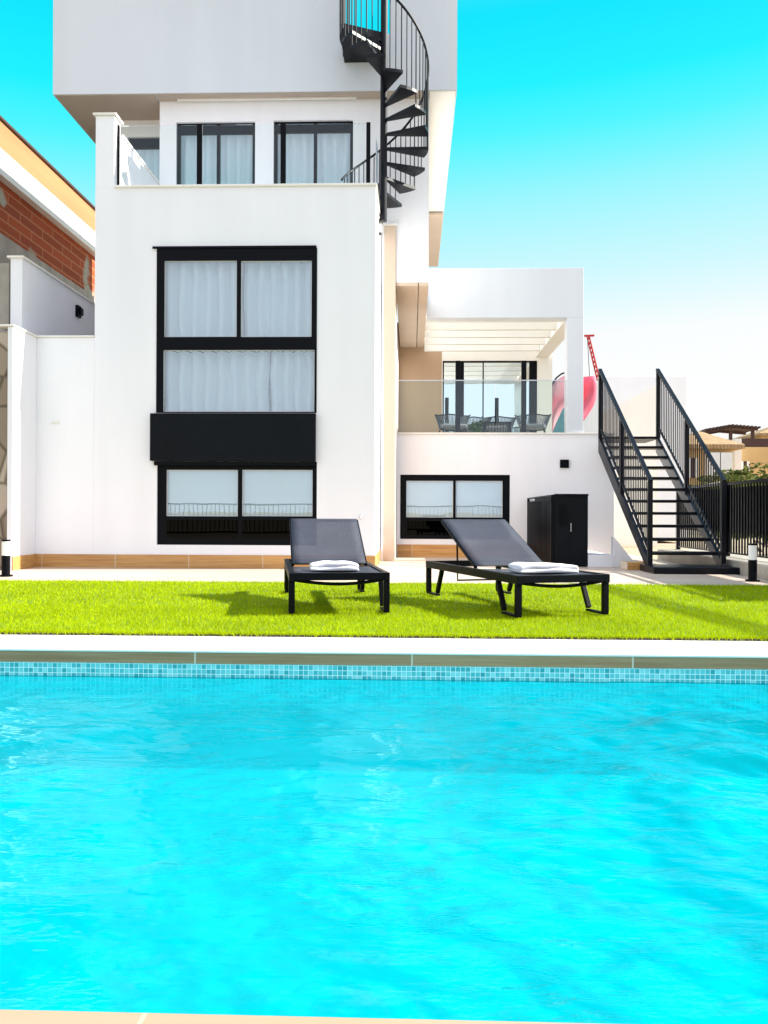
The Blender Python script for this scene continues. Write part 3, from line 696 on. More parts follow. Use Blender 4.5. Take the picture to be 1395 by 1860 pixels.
# ------------------------------------------------------------------ glass balustrades
bal = empty('glass_balustrade', (-2, YF+.12, z_cop), 'frameless glass balustrade with black posts on the top balcony parapet', 'balustrade')
zt = az(222, YF+.12)
pxs = [ax(p, YF+.12, 280) for p in (214, 362.5, 514.5, 669)]
for x, wd in zip(pxs, (.045, .07, .07, .055)):
    mb = MB(); mb.box(x-wd/2, x+wd/2, YF+.10, YF+.14, z_cop+.031, zt); mb.build('post', M['black'], bal, bevel=.003)
for a, b in zip(pxs[:-1], pxs[1:]):
    mb = MB(); mb.box(a+.04, b-.04, YF+.114, YF+.126, z_cop+.05, zt-.01); mb.build('glass_panel', M['glassr'], bal)
sb = empty('glass_balustrade', (xr-.1, YF+.9, z_cop), 'short dark side glass panel at the balcony edge beside the spiral stair', 'balustrade')
mb = MB(); mb.box(xr-.04, xr+.035, YF+.10, YC-.35, z_cop+.031, z_cop+.075); mb.build('rail_base', M['black'], sb)
mb = MB(); mb.box(xr-.016, xr-.004, YF+.345, YC-.8, z_cop+.076, zt-.12); mb.build('glass_panel', M['glassr'], sb)
tb = empty('glass_balustrade', (1.2, YT+.1, z_tc), 'clear glass balustrade with thin top rail on the covered terrace parapet', 'balustrade')
zg = az(691, YT+.1, 900)
xs_ = [xc1+.03, ax(803, YT+.1, 700), ax(900, YT+.1, 700), pgi-.02]
for a, b in zip(xs_[:-1], xs_[1:]):
    mb = MB(); mb.box(a+.008, b-.008, YT+.094, YT+.106, z_tc+.031, zg-.008); mb.build('glass_panel', M['glasst'], tb)
mb = MB(); mb.box(xs_[0], xs_[-1], YT+.09, YT+.11, zg-.0075, zg+.008); mb.build('top_rail', M['steel'], tb)
for x in (ax(838, YT+.1, 700), ax(967, YT+.1, 700)):
    mb = MB(); mb.box(x-.045, x+.045, YT+1.2, YT+1.28, z_tf, az(655, YT+1.2, 900)); 
    mb.build('post', M['black'], tb, bevel=.003)

# ------------------------------------------------------------------ spiral stair
CY = 12.5; CX = ax(697, CY, 250); RAD = .655
spi = empty('spiral_staircase', (CX, CY, 4.7), 'black steel spiral staircase winding from the top balcony up to the roof terrace', 'staircase')
zbal = z_cop-.25
mb = MB(); mb.tube([(CX, CY, z_cop-.10), (CX, CY, 9.25)], .052, 16); mb.build('centre_pole', M['stairblack'], spi, smooth=False)
RISE, STEP = .206, R(22.3)
def ang(k): return R(146)-STEP*k
def zk(k): return 4.88+RISE*k
NT = 16
for k in range(NT-2):
    a0 = ang(k)+STEP*.58; a1 = ang(k)-STEP*.58; z = zk(k)
    pts = [(CX+.05*math.cos(a0), CY+.05*math.sin(a0))]
    for t in (0, .33, .66, 1):
        a = a0+(a1-a0)*t; pts.append((CX+RAD*math.cos(a), CY+RAD*math.sin(a)))
    pts.append((CX+.05*math.cos(a1), CY+.05*math.sin(a1)))
    mb = MB(); mb.prism(pts, 'z', z-.045, z); mb.build('tread', M['stairblack'], spi)
# head landing to the roof gap
mb = MB(); a0 = ang(NT-2)+STEP*.45
pts = [(CX, CY)]
for t in range(6):
    a = a0-R(11.5)*t; pts.append((CX+RAD*math.cos(a), CY+RAD*math.sin(a)))
pts += [(CX, YO-.01)] if False else []
mb.prism(pts, 'z', 7.70, 7.80)
mb.box(CX-RAD+.02, CX-.055, CY+.10, YO-.004, 7.705, 7.795)
mb.box(xn0+.01, CX-.055, YO-.03, YO-.005, 7.796, z_roof-.001)
mb.box(CX-RAD+.03, CX-.055, CY+.30, YO-.031, z_roof-.28, z_roof-.24)
mb.build('landing', M['stairblack'], spi)
for k3 in range(NT*3+1):
    k = k3/3-.5; a = R(146)-STEP*k; kk = max(0, min(NT-1, round(k))); z0_ = min(zk(kk), 7.78)-.045
    x, y = CX+(RAD-.008)*math.cos(a), CY+(RAD-.008)*math.sin(a); z1_ = 4.88+RISE*(k)+1.0
    mb = MB(); mb.tube([(x, y, z0_), (x, y, z1_)], .0075 if k3 % 3 else .009, 6); mb.build('baluster', M['stairblack'], spi)
pts = []
for i in range(100):
    k = -.9+(NT+.2)*i/99; a = R(146)-STEP*k
    pts.append((CX+(RAD-.008)*math.cos(a), CY+(RAD-.008)*math.sin(a), 4.88+RISE*k+1.01))
mb = MB(); mb.tube(pts, .017, 8); mb.build('handrail', M['stairblack'], spi, smooth=True)
pts = []
# landing guard: uprights round the left side
for t in range(6):
    a = ang(NT-1)-R(9)-R(9)*t*0.6; x, y = CX+(RAD-.01)*math.cos(a), CY+(RAD-.01)*math.sin(a)
    mb = MB(); mb.tube([(x, y, 7.7), (x, y, z_roof+1.05)], .009 if t else .02, 6); mb.build('baluster', M['stairblack'], spi)

# ------------------------------------------------------------------ outdoor stair
SY0, SY1 = 11.02, 14.05
sxl = ax(1183, SY0, 1000); sxr = ax(1317, SY0, 1000)
NS = 11; z0s = .085; z1s = az(797, 14.05, 1140)+.02
st = empty('outdoor_staircase', ((sxl+sxr)/2, SY0, 0), 'straight black steel outdoor staircase with railings rising to the covered terrace', 'staircase')
mb = MB(); mb.box(sxl-.03, sxr+.14, SY0-.22, SY0+.45, 0.001, z0s); mb.build('base_plate', M['stairblack'], st, bevel=.012)
def sy(t): return SY0+.1+(SY1-SY0-.1)*t
def sz(t): return z0s+(z1s-z0s)*t
for k in range(1, NS+1):
    t = k/NS; y = sy(t)-.05; z = sz(t)
    mb = MB(); mb.box(sxl+.03, sxr-.03, y-.15, y+.13, z-.04, z); mb.build('tread', M['stairblack'], st, bevel=.003)
mb = MB(); mb.box(sxl+.16, sxr-.03, SY1+.0901, YT-.035, z1s-.04, z1s); mb.build('landing', M['stairblack'], st, bevel=.003)
for x in (sxl, sxr):
    mb = MB(); dz = .11
    mb.prism([(sy(0)-.12, z0s+.001), (sy(0)+.12, z0s+.001), (SY1, z1s-.24), (SY1, z1s+.02)], 'x', x-.022, x+.022); mb.build('stringer', M['stairblack'], st)
    for t in (0, .5, 1):
        mb = MB(); y = sy(t)-.03 if t < 1 else SY1-.05
        zb_ = sz(t)-.02 if t else z0s+.001
        mb.box(x-.03, x+.03, y-.03, y+.03, zb_, sz(t)+1.08); mb.build('post', M['stairblack'], st, bevel=.003)
    mb = MB(); mb.bar((x, sy(0)-.07, sz(0)+1.09), (x, SY1, sz(1)+1.11), .055, .04); mb.build('handrail', M['stairblack'], st, bevel=.004)
    mb = MB(); mb.bar((x, sy(0)-.03, sz(0)+.17), (x, SY1-.05, sz(1)+.17), .03, .02); mb.build('bottom_rail', M['stairblack'], st)
    nb = 32
    for i in range(1, nb):
        t = i/nb
        if abs(t-.5) < .012: continue
        y = sy(0)-.03+(SY1-.05-sy(0)+.03)*t; za = sz(t)+.17
        mb = MB(); mb.box(x-.006, x+.006, y-.007, y+.007, za, sz(t)+1.08); mb.build('baluster', M['stairblack'], st)

# ------------------------------------------------------------------ black enclosure by the terrace wall
xk0, xk1 = ax(1003, 12.15, 960), ax(1068, 12.15, 960)
en = empty('pool_equipment_cabinet', ((xk0+xk1)/2, 12.15, 0), 'tall black metal cabinet with a slatted side gate standing against the white terrace wall', 'cabinet')
zc = az(897, 12.15)
mb = MB(); mb.box(xk0+.03, xk1, 12.15, 14.1, .02, zc); mb.build('door', M['blackpanel'], en, bevel=.004)
for i in range(9):
    mb = MB(); zz = zc-.16-i*.035; mb.box(xk0+.09, xk0+.20, 12.138, 12.1495, zz, zz+.018); mb.build('louvre', M['black'], en)
mb = MB(); mb.tube([(xk0+.26, 12.12, .50), (xk0+.26, 12.12, .62)], .008, 8); mb.box(xk0+.253, xk0+.267, 12.12, 12.1495, .505, .517); mb.box(xk0+.253, xk0+.267, 12.12, 12.1495, .603, .615); mb.build('handle', M['steel'], en)
mb = MB(); mb.box(xk0+.235, xk0+.240, 12.146, 12.1495, .04, zc-.03); mb.box(xk0+.03, xk1+.001, 12.12, 12.149, zc-.018, zc+.006); mb.build('trim', M['black'], en)
xg = xk0+.005
mb = MB(); mb.box(xg-.015, xg+.015, 12.17, 14.65, .04, zc-.07); 
for i in range(20): mb.box(xg-.022, xg+.018, 12.2+i*.12, 12.2+i*.12+.02, .05, zc-.075)
mb.build('side_gate', M['black'], en)
mb = MB(); mb.box(xg-.02, xg+.02, 12.151, 14.68, zc-.03, zc-.008); mb.box(xg-.025, xg+.02, 12.14, 12.169, 0.0, zc-.031); mb.box(xg-.02, xg+.02, 14.651, 14.68, 0.0, zc-.031)
mb.build('frame', M['black'], en)
mb = MB(); xe0, xe1 = xk1+.002, ax(1115, 12.15, 960)
mb.box(xe0, xe1, 12.15, YT-.014, 0, .17)
ew = single(mb, 'white_plinth', M['white'], (xe0, 12.15, 0), 'low white rendered plinth right of the black cabinet', 'plinth', bevel=.004)
mb = MB(); a = at(1116, 975, 12.15); b = at(1160, 1030, 12.15)
mb.prism([(xe1+.002, 0.002), (b[0], .002), (xe1+.002, a[1])], 'y', 12.16, 12.32)
single(mb, 'wedge_wall', M['white'], (xe1, 12.16, 0), 'small triangular white wall beside the foot of the outdoor stairs', 'wall')
mb = MB(); a = gp(1138, 1035); b = gp(1180, 1036)
mb.box(a[0], b[0]+.05, a[1]-.02, a[1]+.35, 0.002, .10)
single(mb, 'tiled_step', M['skirt'], (a[0], a[1], 0), 'low wood look tiled step beside the foot of the outdoor stairs', 'step', bevel=.004)

# ------------------------------------------------------------------ party wall, neighbour on the left
XP = -5.32
y0p = 11.46; zpw = az(469, y0p, 30)
mb = MB(); mb.box(XP-.16, XP, y0p, 24, 0, zpw)
pw = empty('party_wall', (XP, y0p, 0), 'tall white boundary wall with stone coping and black lamp left of the villa', 'wall')
mb.build('wall', M['white'], pw); mb = MB(); mb.box(XP-.20, XP+.03, y0p-.03, 24, zpw+.001, zpw+.03); mb.build('coping', M['coping'], pw, bevel=.003)
ly = -XP*1550/(748-131); lz = az(566, ly, 131)
mb = MB(); mb.box(XP+.001, XP+.05, ly-.07, ly+.07, lz-.09, lz+.09); mb.box(XP+.05, XP+.09, ly-.05, ly+.05, lz-.06, lz+.05)
single(mb, 'wall_lamp', M['black'], (XP, ly, lz), 'small square black lamp on the white boundary wall at left', 'lamp', bevel=.004)
mb = MB(); mb.box(-7.5, xL-.075, 10.76, 11.1, 0, az(604, 10.8, 0))
single(mb, 'stone_wall', M['rubble'], (-6, 10.8, 0), 'rough stone wall at the left picture edge behind the bollard', 'wall', bevel=.02)
mb = MB(); mb.box(-7.5, XP-.25, 11.6, 11.8, 0, az(478, 11.6, 0))
single(mb, 'grey_wall', M['concrete'], (-6, 11.6, 0), 'unrendered grey block wall beyond the boundary coping at far left', 'wall')
XN = -8.35
def nz_(py, px): return az(py, -XN*1550/(748-px), px)
za, zb_, zc_, zd, ze = 5.4, (nz_(432, 0)+nz_(544, 171))/2, (nz_(338, 0)+nz_(468, 171))/2, (nz_(301, 0)+nz_(425, 171))/2, (nz_(222, 0)+nz_(393, 171))/2
nb_ = empty('unfinished_building', (XN, 18, 0), 'half built neighbouring house with bare brick walls and a white slab edge at left', 'building')
mb = MB(); mb.box(XN-6, XN, 12, 34, 0, zb_); mb.build('concrete_base', M['concrete'], nb_)
mb = MB(); mb.box(XN-6, XN-.05, 12, 34, zb_+.001, zc_); mb.build('brick_wall', M['brick'], nb_)
mb = MB(); mb.box(XN-6, XN+.12, 12, 34, zc_+.001, zd); mb.build('floor_slab', M['coping'], nb_, bevel=.01)
mb = MB(); mb.box(XN-6, XN-.02, 12, 34, zd+.001, ze); mb.build('upper_wall', M['orangewall'], nb_)
mb = MB(); mb.box(XN-6, XN+.03, 12, 34, ze+.001, ze+.05); mb.build('coping', M['darkwood'], nb_)

# ------------------------------------------------------------------ bollards
def bollard(px, pyb, label):
    x, y = gp(px, pyb)
    o = empty('bollard_light', (x, y, 0), label, 'lamp', 'garden bollard lights')
    H_ = .425; r = .047
    mb = MB(); mb.tube([(x, y, .0), (x, y, .018)], .078, 24); mb.build('base', M['black'], o)
    mb = MB(); mb.tube([(x, y, .0185), (x, y, H_*.57)], r, 24); mb.build('body', M['black'], o)
    mb = MB(); mb.tube([(x, y, H_*.5705), (x, y, H_*.955)], r*.98, 24); mb.build('diffuser', M['opal'], o)
    mb = MB(); mb.tube([(x, y, H_*.9555), (x, y, H_)], [r*1.04, r*1.0], 24); mb.build('cap', M['black'], o)
bollard(10.5, 1047, 'black and white bollard light at the left edge by the villa corner')
bollard(1367, 1056, 'black and white bollard light on the right by the railing fence')

# ------------------------------------------------------------------ kerb, fence, hedge on the right
XF = 4.40; zkb = .17
mb = MB(); mb.box(4.10, 4.75, 5.2, 14.4, -.04, zkb)
kb = single(mb, 'kerb_wall', M['concrete'], (4.4, 9, 0), 'low pale stone kerb wall under the black railing fence', 'kerb', bevel=.02)
fe = empty('railing_fence', (XF, 10, zkb), 'black vertical bar fence with dark windbreak netting right of the outdoor stairs', 'fence')
zft = az(871, XF*1550/(1395-748), 1395)
y = 7.6; bars = []
while y < 14.2:
    bars.append(y); y += .098
if True:
    for y in bars:
        mb = MB(); mb.box(XF-.010, XF+.010, y-.010, y+.010, zkb+.06, zft-.02); mb.build('bar', M['black'], fe)
for y in (7.6, 9.8, 12.0, 14.2):
    mb = MB(); mb.box(XF-.03, XF+.03, y+.02, y+.08, zkb, zft+.03); mb.build('post', M['black'], fe)
mb = MB(); mb.box(XF-.02, XF+.02, 7.5, 14.3, zft-.019, zft+.02); mb.box(XF-.015, XF+.015, 7.5, 14.3, zkb+.04, zkb+.059); mb.build('rail', M['black'], fe)
mb = MB(); mb.box(XF+.025, XF+.032, 7.5, 14.25, zkb+.33, zft-.06); mb.build('windbreak_netting', M['shade'], fe)

def foliage(n, c, rad, size, seed, blobs=7, flat_=1.0):
    rg = np.random.RandomState(seed); c = np.array(c); rad = np.array(rad)
    bc = rg.normal(0, .42, (blobs, 3)); bc[:, 2] = np.abs(bc[:, 2])*.9-.1; br = rg.uniform(.35, .6, blobs)
    k = rg.randint(0, blobs, n); d_ = rg.normal(0, 1, (n, 3)); d_ /= np.linalg.norm(d_, axis=1)[:, None]
    p = (bc[k] + d_*(br[k]*rg.uniform(.55, 1.05, n)**.5)[:, None])*rad + c
    a = rg.normal(0, 1, (n, 3)); a /= np.linalg.norm(a, axis=1)[:, None]
    b_ = np.cross(a, rg.normal(0, 1, (n, 3))); b_ /= np.linalg.norm(b_, axis=1)[:, None]
    s_ = (size*rg.uniform(.6, 1.3, n))[:, None]
    v = np.stack([p-a*s_, p+b_*s_*.45, p+a*s_, p-b_*s_*.45], 1).reshape(-1, 3)
    mb = MB(); mb.v = [tuple(q) for q in v]; mb.f = [(4*i, 4*i+1, 4*i+2, 4*i+3) for i in range(n)]
    return mb
def shrub(name, c, rad, n, size, seed, label, cat='shrub', mat='leafy', group=None):
    o = empty(name, (c[0], c[1], c[2]-rad[2]), label, cat, group)
    fm = foliage(n, c, rad, size, seed); fm.build('foliage', M[mat], o)
    mb = MB()
    rg = random.Random(seed)
    for i in range(5):
        mb.tube([(c[0]+rg.uniform(-.05, .05), c[1], c[2]-rad[2]), (c[0]+rg.uniform(-.4, .4)*rad[0], c[1]+rg.uniform(-.4, .4)*rad[1], c[2]+rg.uniform(-.1, .5)*rad[2])], [.03*rad[2], .01*rad[2]], 5)
    mb.build('stem', M['darkwood'], o)
    return o
hd = ['left', 'middle', 'right']
for i, (x, y, r) in enumerate(((6.3, 15.6, .62), (6.0, 13.2, .5), (5.9, 11.2, .42), (7.2, 17.6, .7), (5.4, 9.6, .36))):
    lab = ('dark hedge shrub behind the stair railing', 'dark shrub behind the netting fence beside the stair post', 'low dark shrub behind the netting fence at the picture edge',
           'largest dark shrub behind the fence farthest back', 'smallest dark shrub behind the fence nearest the bollard')[i]
    shrub('shrub', (x, y, r*.75), (r*1.2, r*1.2, r*.62), 2600, .06, 20+i, lab, 'shrub', 'leaf', 'shrubs behind the railing fence')

# ------------------------------------------------------------------ white walls beyond the stair
YG = 24.0
mb = MB(); x0, zt_ = at(1090, 683, YG); x1 = ax(1248, YG, 700)
mb.box(x0+.1, x1, YG, YG+3.5, 0, zt_); o = single(mb, 'neighbour_wall', M['white'], (x0, YG, 0), 'tall plain white wall block behind the outdoor staircase', 'wall', bevel=.01)
mb = MB(); YH = 21.0; a = at(1098, 748, YH); b = at(1195, 699, YH); 
mb.prism([(a[0], 0), (b[0], 0), (b[0], b[1]), (a[0], a[1])], 'y', YH, YH+.2)
so_ = single(mb, 'sloping_wall', M['offwhite'], (a[0], YH, 0), 'cream wall with sloping top seen between the stair railings', 'wall')

# ------------------------------------------------------------------ terrace furniture
def rope_chair(px, Y, rz, label):
    x = ax(px, Y, 760)
    o = empty('rope_armchair', (x, Y, z_tf), label, 'chair', 'rope armchairs on the terrace', rz)
    W_, D_, H_ = .31, .28, .70
    def loc(mb, name, mat, par=o, **k): return mb.build(name, M[mat], par, off=(0,0,0), **k)
    n = 22; top = []; bot = []
    for i in range(n):
        t = -math.pi*.08+(math.pi*1.16)*i/(n-1)
        top.append((W_*1.12*math.cos(t), D_*math.sin(t)*1.05, H_-.06*abs(math.cos(t)))); bot.append((W_*.78*math.cos(t), D_*math.sin(t)*.8, .36))
    mb = MB(); mb.tube(top, .013, 6); mb.tube(bot, .012, 6); loc(mb, 'frame', 'black')
    mb = MB()
    for p, q in zip(top, bot): mb.tube([p, q], .0085, 5)
    for i in range(n-1):
        p = [(top[i][j]+top[i+1][j])/2 for j in range(3)]; q = [(bot[i][j]+bot[i+1][j])/2 for j in range(3)]; mb.tube([p, q], .0085, 5)
    loc(mb, 'backrest', 'rope')
    mb = MB(); mb.box(-.25, .25, -.25, .2, .37, .45); loc(mb, 'seat', 'cushion', bevel=.03)
    for sx in (-1, 1):
        for s_ in (-1, 1):
            mb = MB(); mb.tube([(sx*.22, s_*.2, .36), (sx*.27, s_*.25, 0)], .013, 6); loc(mb, 'leg', 'black')
    return o
rope_chair(822, 16.9, 0.15, 'grey rope armchair on the terrace farthest left beside the tan wall')
rope_chair(862, 17.4, 0, 'grey rope armchair on the terrace just behind the leafy plant')
rope_chair(906, 17.3, 0, 'grey rope armchair on the terrace behind the low dark table')
rope_chair(968, 16.9, -0.2, 'grey rope armchair on the terrace at the right by the glass door post')
ty = 16.0; tx = ax(902, ty, 770); zt2 = az(768, ty, 900)
tbl = empty('side_table', (tx, ty, z_tf), 'low dark slatted table on the terrace between the rope armchairs', 'table')
mb = MB(); mb.box(tx-.26, tx+.26, ty-.2, ty+.2, zt2-.03, zt2); mb.build('table_top', M['black'], tbl, bevel=.004)
for sx in (-1, 1):
    for s_ in (-1, 1):
        mb = MB(); mb.tube([(tx+sx*.23, ty+s_*.17, zt2-.03), (tx+sx*.26, ty+s_*.19, z_tf)], .014, 6); mb.build('leg', M['black'], tbl)
mb = MB()
for i in range(9): mb.box(tx-.22+i*.053, tx-.20+i*.053, ty-.16, ty-.14, z_tf+.03, zt2-.031)
mb.build('slatted_side', M['rope'], tbl)
px_, py_ = ax(868, 15.9, 760), 15.9
po = empty('potted_plant', (px_, py_, z_tf), 'small round leafy plant in a pale pot on the terrace', 'plant')
mb = MB(); mb.tube([(px_, py_, z_tf), (px_, py_, z_tf+.16)], [.08, .11], 16); mb.build('pot', M['coping'], po)
foliage(500, (px_, py_, z_tf+.27), (.17, .17, .12), .035, 5).build('foliage', M['leaf'], po)

# feather flags and crane beyond
def feather(px0, px1, pyt, pyb, Y, mat, label, lean=1, pole=True):
    x0, zt3 = at(px0, pyt, Y); x1, zb3 = at(px1, pyb, Y)
    o = empty('feather_flag', ((x0+x1)/2, Y, 0), label, 'flag', 'feather flags beyond the terrace')
    n = 20; w_ = x1-x0; hgt = zt3-zb3; lf = []; rt = []
    for i in range(n+1):
        t = i/n
        z = zb3+hgt*t
        l_ = x0+w_*.05+w_*.2*(1-t)**2 if lean < 0 else x0+w_*(0.0 if t > .5 else (.5-t)*.2)
        top = w_*math.sqrt(max(0, 1-((t-.55)/.45)**2)) if t > .55 else w_*(1-.9*((.55-t)/.55)**1.3)
        if lean > 0: lf.append((x0+w_*.02, z)); rt.append((x0+max(.02, top), z))
        else: rt.append((x1-w_*.02, z)); lf.append((x1-max(.02, top), z))
    mb = MB(); vs = []; fs = []
    for i, (l_, r_) in enumerate(zip(lf, rt)):
        for j in range(7):
            s_ = j/6; vs.append((l_[0]+(r_[0]-l_[0])*s_, Y+.06*math.sin(s_*5+i*.4), l_[1]))
    for i in range(n):
        for j in range(6):
            a = i*7+j; fs.append((a, a+1, a+8, a+7))
    mb.add(vs, fs); c = mb.build('cloth', M[mat], o, smooth=True)
    sd = c.modifiers.new('solid', 'SOLIDIFY'); sd.thickness = .01
    e = lf if lean < 0 else rt
    px_pts = [(p[0], Y, p[1]) for p in e if True]
    xb = px_pts[0][0]
    mb = MB(); mb.tube([(xb, Y, 0)]+px_pts, .03, 6); mb.build('pole', M['black'], o, smooth=True)
def flag(poly, Y, mat, label, pole):
    pts = [at(px, py, Y) for px, py in poly]
    o = empty('feather_flag', (pts[-1][0], Y, 0), label, 'flag', 'feather flags beyond the terrace')
    mb = MB(); n = len(pts)//2
    lf = pts[:n]; rt = pts[n:][::-1]; vs = []; fs = []
    for i, (l_, r_) in enumerate(zip(lf, rt)):
        for j in range(7):
            s_ = j/6; vs.append((l_[0]+(r_[0]-l_[0])*s_, Y+.08*math.sin(s_*5+i*.7), l_[1]+(r_[1]-l_[1])*s_))
    for i in range(n-1):
        for j in range(6):
            a = i*7+j; fs.append((a, a+1, a+8, a+7))
    mb.add(vs, fs); c = mb.build('cloth', M[mat], o, smooth=True)
    sd = c.modifiers.new('solid', 'SOLIDIFY'); sd.thickness = .012
    pl = [at(px, py, Y) for px, py in pole]
    mb = MB(); mb.tube([(pl[0][0], Y, 0)]+[(p[0], Y, p[1]) for p in pl], .022, 6); mb.build('pole', M['black'], o, smooth=True)
flag([(1003,694),(1002,706),(1001,722),(1000,742),(1000,765),(1001,790), (1003,788),(1012,765),(1022,744),(1034,726),(1047,706),(1046,676)][:6] + [(1002,791),(1010,768),(1022,742),(1036,726),(1046,708),(1040,675)], 21.5, 'flagpink',
     'pale pink feather flag on a curved black pole seen between the terrace pillars', [(1000,790),(1000,740),(1001,705),(1005,694),(1011,686),(1020,679),(1030,675.5),(1042,675)])
flag([(1046,684),(1046,700),(1047,716),(1048,732),(1050,748),(1052,768), (1056,770),(1068,754),(1078,738),(1083,722),(1083,704),(1079,684)], 20.6, 'flagred',
     'red feather flag just right of the terrace corner pillar', [(1046,770),(1046,720),(1046,683)])
mb = MB(); a = at(1005, 730, 28); b = at(1052, 790, 28); mb.box(a[0], b[0], 28, 28.08, 0, a[1])
for i in range(5): mb.box(a[0]+.2*i, a[0]+.2*i+.03, 27.97, 27.999, 0, a[1])
single(mb, 'hoarding', M['tealwall'], (a[0], 28, 0), 'teal site hoarding behind the pink flag', 'fence')
mb = MB(); Yc = 70.0
a = at(1068, 610, Yc); b = at(1150, 790, Yc)
cr_ = empty('construction_crane', (b[0], Yc, 0), 'distant red lattice crane boom above the red flag', 'crane')
def lattice(mb, p, q, s, n, r):
    p = Vector(p); q = Vector(q); d = (q-p).normalized(); u = d.cross(Vector((0,1,0))).normalized()*s; v = Vector((0,1,0))*s
    cs_ = [u+v, u-v, -u-v, -u+v]
    for c_ in cs_: mb.tube([p+c_, q+c_*.6], r, 5)
    for i in range(n):
        a_ = p+(q-p)*i/n; b_ = p+(q-p)*(i+1)/n; f0 = 1-.4*i/n; f1 = 1-.4*(i+1)/n
        mb.tube([a_+cs_[0]*f0, b_+cs_[3]*f1], r*.7, 4); mb.tube([a_+cs_[1]*f0, b_+cs_[2]*f1], r*.7, 4)
        mb.tube([a_+cs_[3]*f0, b_+cs_[0]*f1], r*.7, 4)
lattice(mb, (b[0], Yc, 0), (a[0], Yc, a[1]), .15, 40, .035); mb.build('boom', M['redpaint'], cr_)
mb = MB(); mb.bar((a[0]-.3, Yc, a[1]), (a[0]+.5, Yc, a[1]+.02), .2, .14); mb.build('boom_head', M['redpaint'], cr_)
mb = MB(); mb.tube([(a[0]-.05, Yc, a[1]), (b[0]-3.2, Yc, 6)], .025, 5); mb.build('cable', M['black'], cr_)

# ------------------------------------------------------------------ houses far right
def far_house(x0p, x1p, yb_, yt_, Y, depth, mat, name, label, wins=(), hip=None, grp=None):
    x0, zt4 = at(x0p, yt_, Y); x1 = ax(x1p, Y, 850)
    o = empty(name, ((x0+x1)/2, Y, 0), label, 'house')
    mb = MB(); mb.box(x0, x1, Y, Y+depth, 0, zt4); mb.build('wall', M[mat], o)
    for (a, b, c, d_) in wins:
        q = hole(a, b, c, d_, Y); mb = MB(); mb.box(q[0], q[1], Y-.06, Y-.002, q[2], q[3]); f = mb.build('window', M['darkwood'], o)
        mb = MB(); mb.box(q[0]-.15, q[0]-.001, Y-.12, Y-.001, q[2], q[3]); mb.box(q[1]+.001, q[1]+.15, Y-.12, Y-.001, q[2], q[3]); mb.build('surround', M['coping'], f)
    if hip:
        xa, za_ = at(hip[0], hip[1], Y+depth/2)
        e = .5; mb = MB(); xb0, xb1, yb0, yb1 = x0-e, x1+e, Y-e, Y+depth+e
        mb.add([(xb0,yb0,zt4+.001),(xb1,yb0,zt4+.001),(xb1,yb1,zt4+.001),(xb0,yb1,zt4+.001),(xb0,yb0,zt4+.25),(xb1,yb0,zt4+.25),(xb1,yb1,zt4+.25),(xb0,yb1,zt4+.25),(xa,Y+depth/2,za_)],
               [(0,3,2,1),(0,1,5,4),(1,2,6,5),(2,3,7,6),(3,0,4,7),(4,5,8),(5,6,8),(6,7,8),(7,4,8)])
        mb.build('roof', M['roof'], o)
    return o
H1 = far_house(1225, 1331, 880, 816, 50, 9, 'yellow', 'house', 'ochre house with a tiled hip roof behind the outdoor stair railing', [(1254,1262,832,868), (1312,1318,840,872)], hip=(1270, 783))
for pxx in (1297, 1318):
    q = at(pxx, 822, 49.4); mb = MB(); mb.box(q[0]-.35, q[0]+.35, 49.3, 49.9, 0, q[1]); mb.build('porch_pillar', M['coping'], H1)
H2 = far_house(1328, 1500, 880, 812, 58, 9, 'yellow', 'house', 'flat roofed ochre house at the right picture edge beyond the fence', [(1349,1356,838,858)])
q0, q1 = at(1341, 797, 58.5), at(1470, 797, 58.5)
mb = MB(); mb.box(q0[0], q1[0], 58.3, 58.6, az(812, 58, 1395)+.01, q0[1]); mb.build('roof_parapet', M['darkwood'], H2)
q = at(1342, 797, 57.5); q2 = at(1346, 840, 57.5); mb = MB(); mb.box(q[0]-.3, q2[0], 57.4, 57.9, 0, q[1]); mb.build('chimney', M['coping'], H2)
H3 = far_house(1384, 1500, 880, 792, 85, 8, 'yellow', 'house', 'most distant pale house at the right picture edge above the parapet', hip=(1430, 765))
# roof pergola + solar collector
pr = empty('roof_pergola', (ax(1330, 62, 800), 62, az(812, 62, 1330)), 'dark timber pergola on the flat roof beyond the ochre house', 'pergola')
zpp = az(782, 62, 1330)
for pxx in (1286, 1327, 1367):
    x = ax(pxx, 62, 800); mb = MB(); mb.box(x-.1, x+.1, 61.9, 62.1, az(812, 62, 1330), zpp); mb.build('post', M['darkwood'], pr)
pp = [at(1279, 784, 62), at(1325, 776, 62), at(1374, 780, 62)]
mb = MB(); 
for a, b in zip(pp[:-1], pp[1:]): mb.bar((a[0], 61.8, a[1]), (b[0], 61.8, b[1]), .2, .22); mb.bar((a[0], 64, a[1]-.1), (b[0], 64, b[1]-.1), .2, .2)
mb.build('beam', M['darkwood'], pr)
for i in range(15):
    t = i/14; x = pp[0][0]+(pp[2][0]-pp[0][0])*t; z = np.interp(x, [p[0] for p in pp], [p[1] for p in pp])
    mb = MB(); mb.bar((x, 61.4, z+.1), (x, 64.4, z+.02), .12, .14); mb.build('rafter', M['darkwood'], pr)
q = at(1300, 792, 56); q2 = at(1341, 812, 56)
so2 = empty('solar_panel', (q[0], 56, q2[1]), 'blue black solar panel tilted on the roof left of the chimney', 'solar panel')
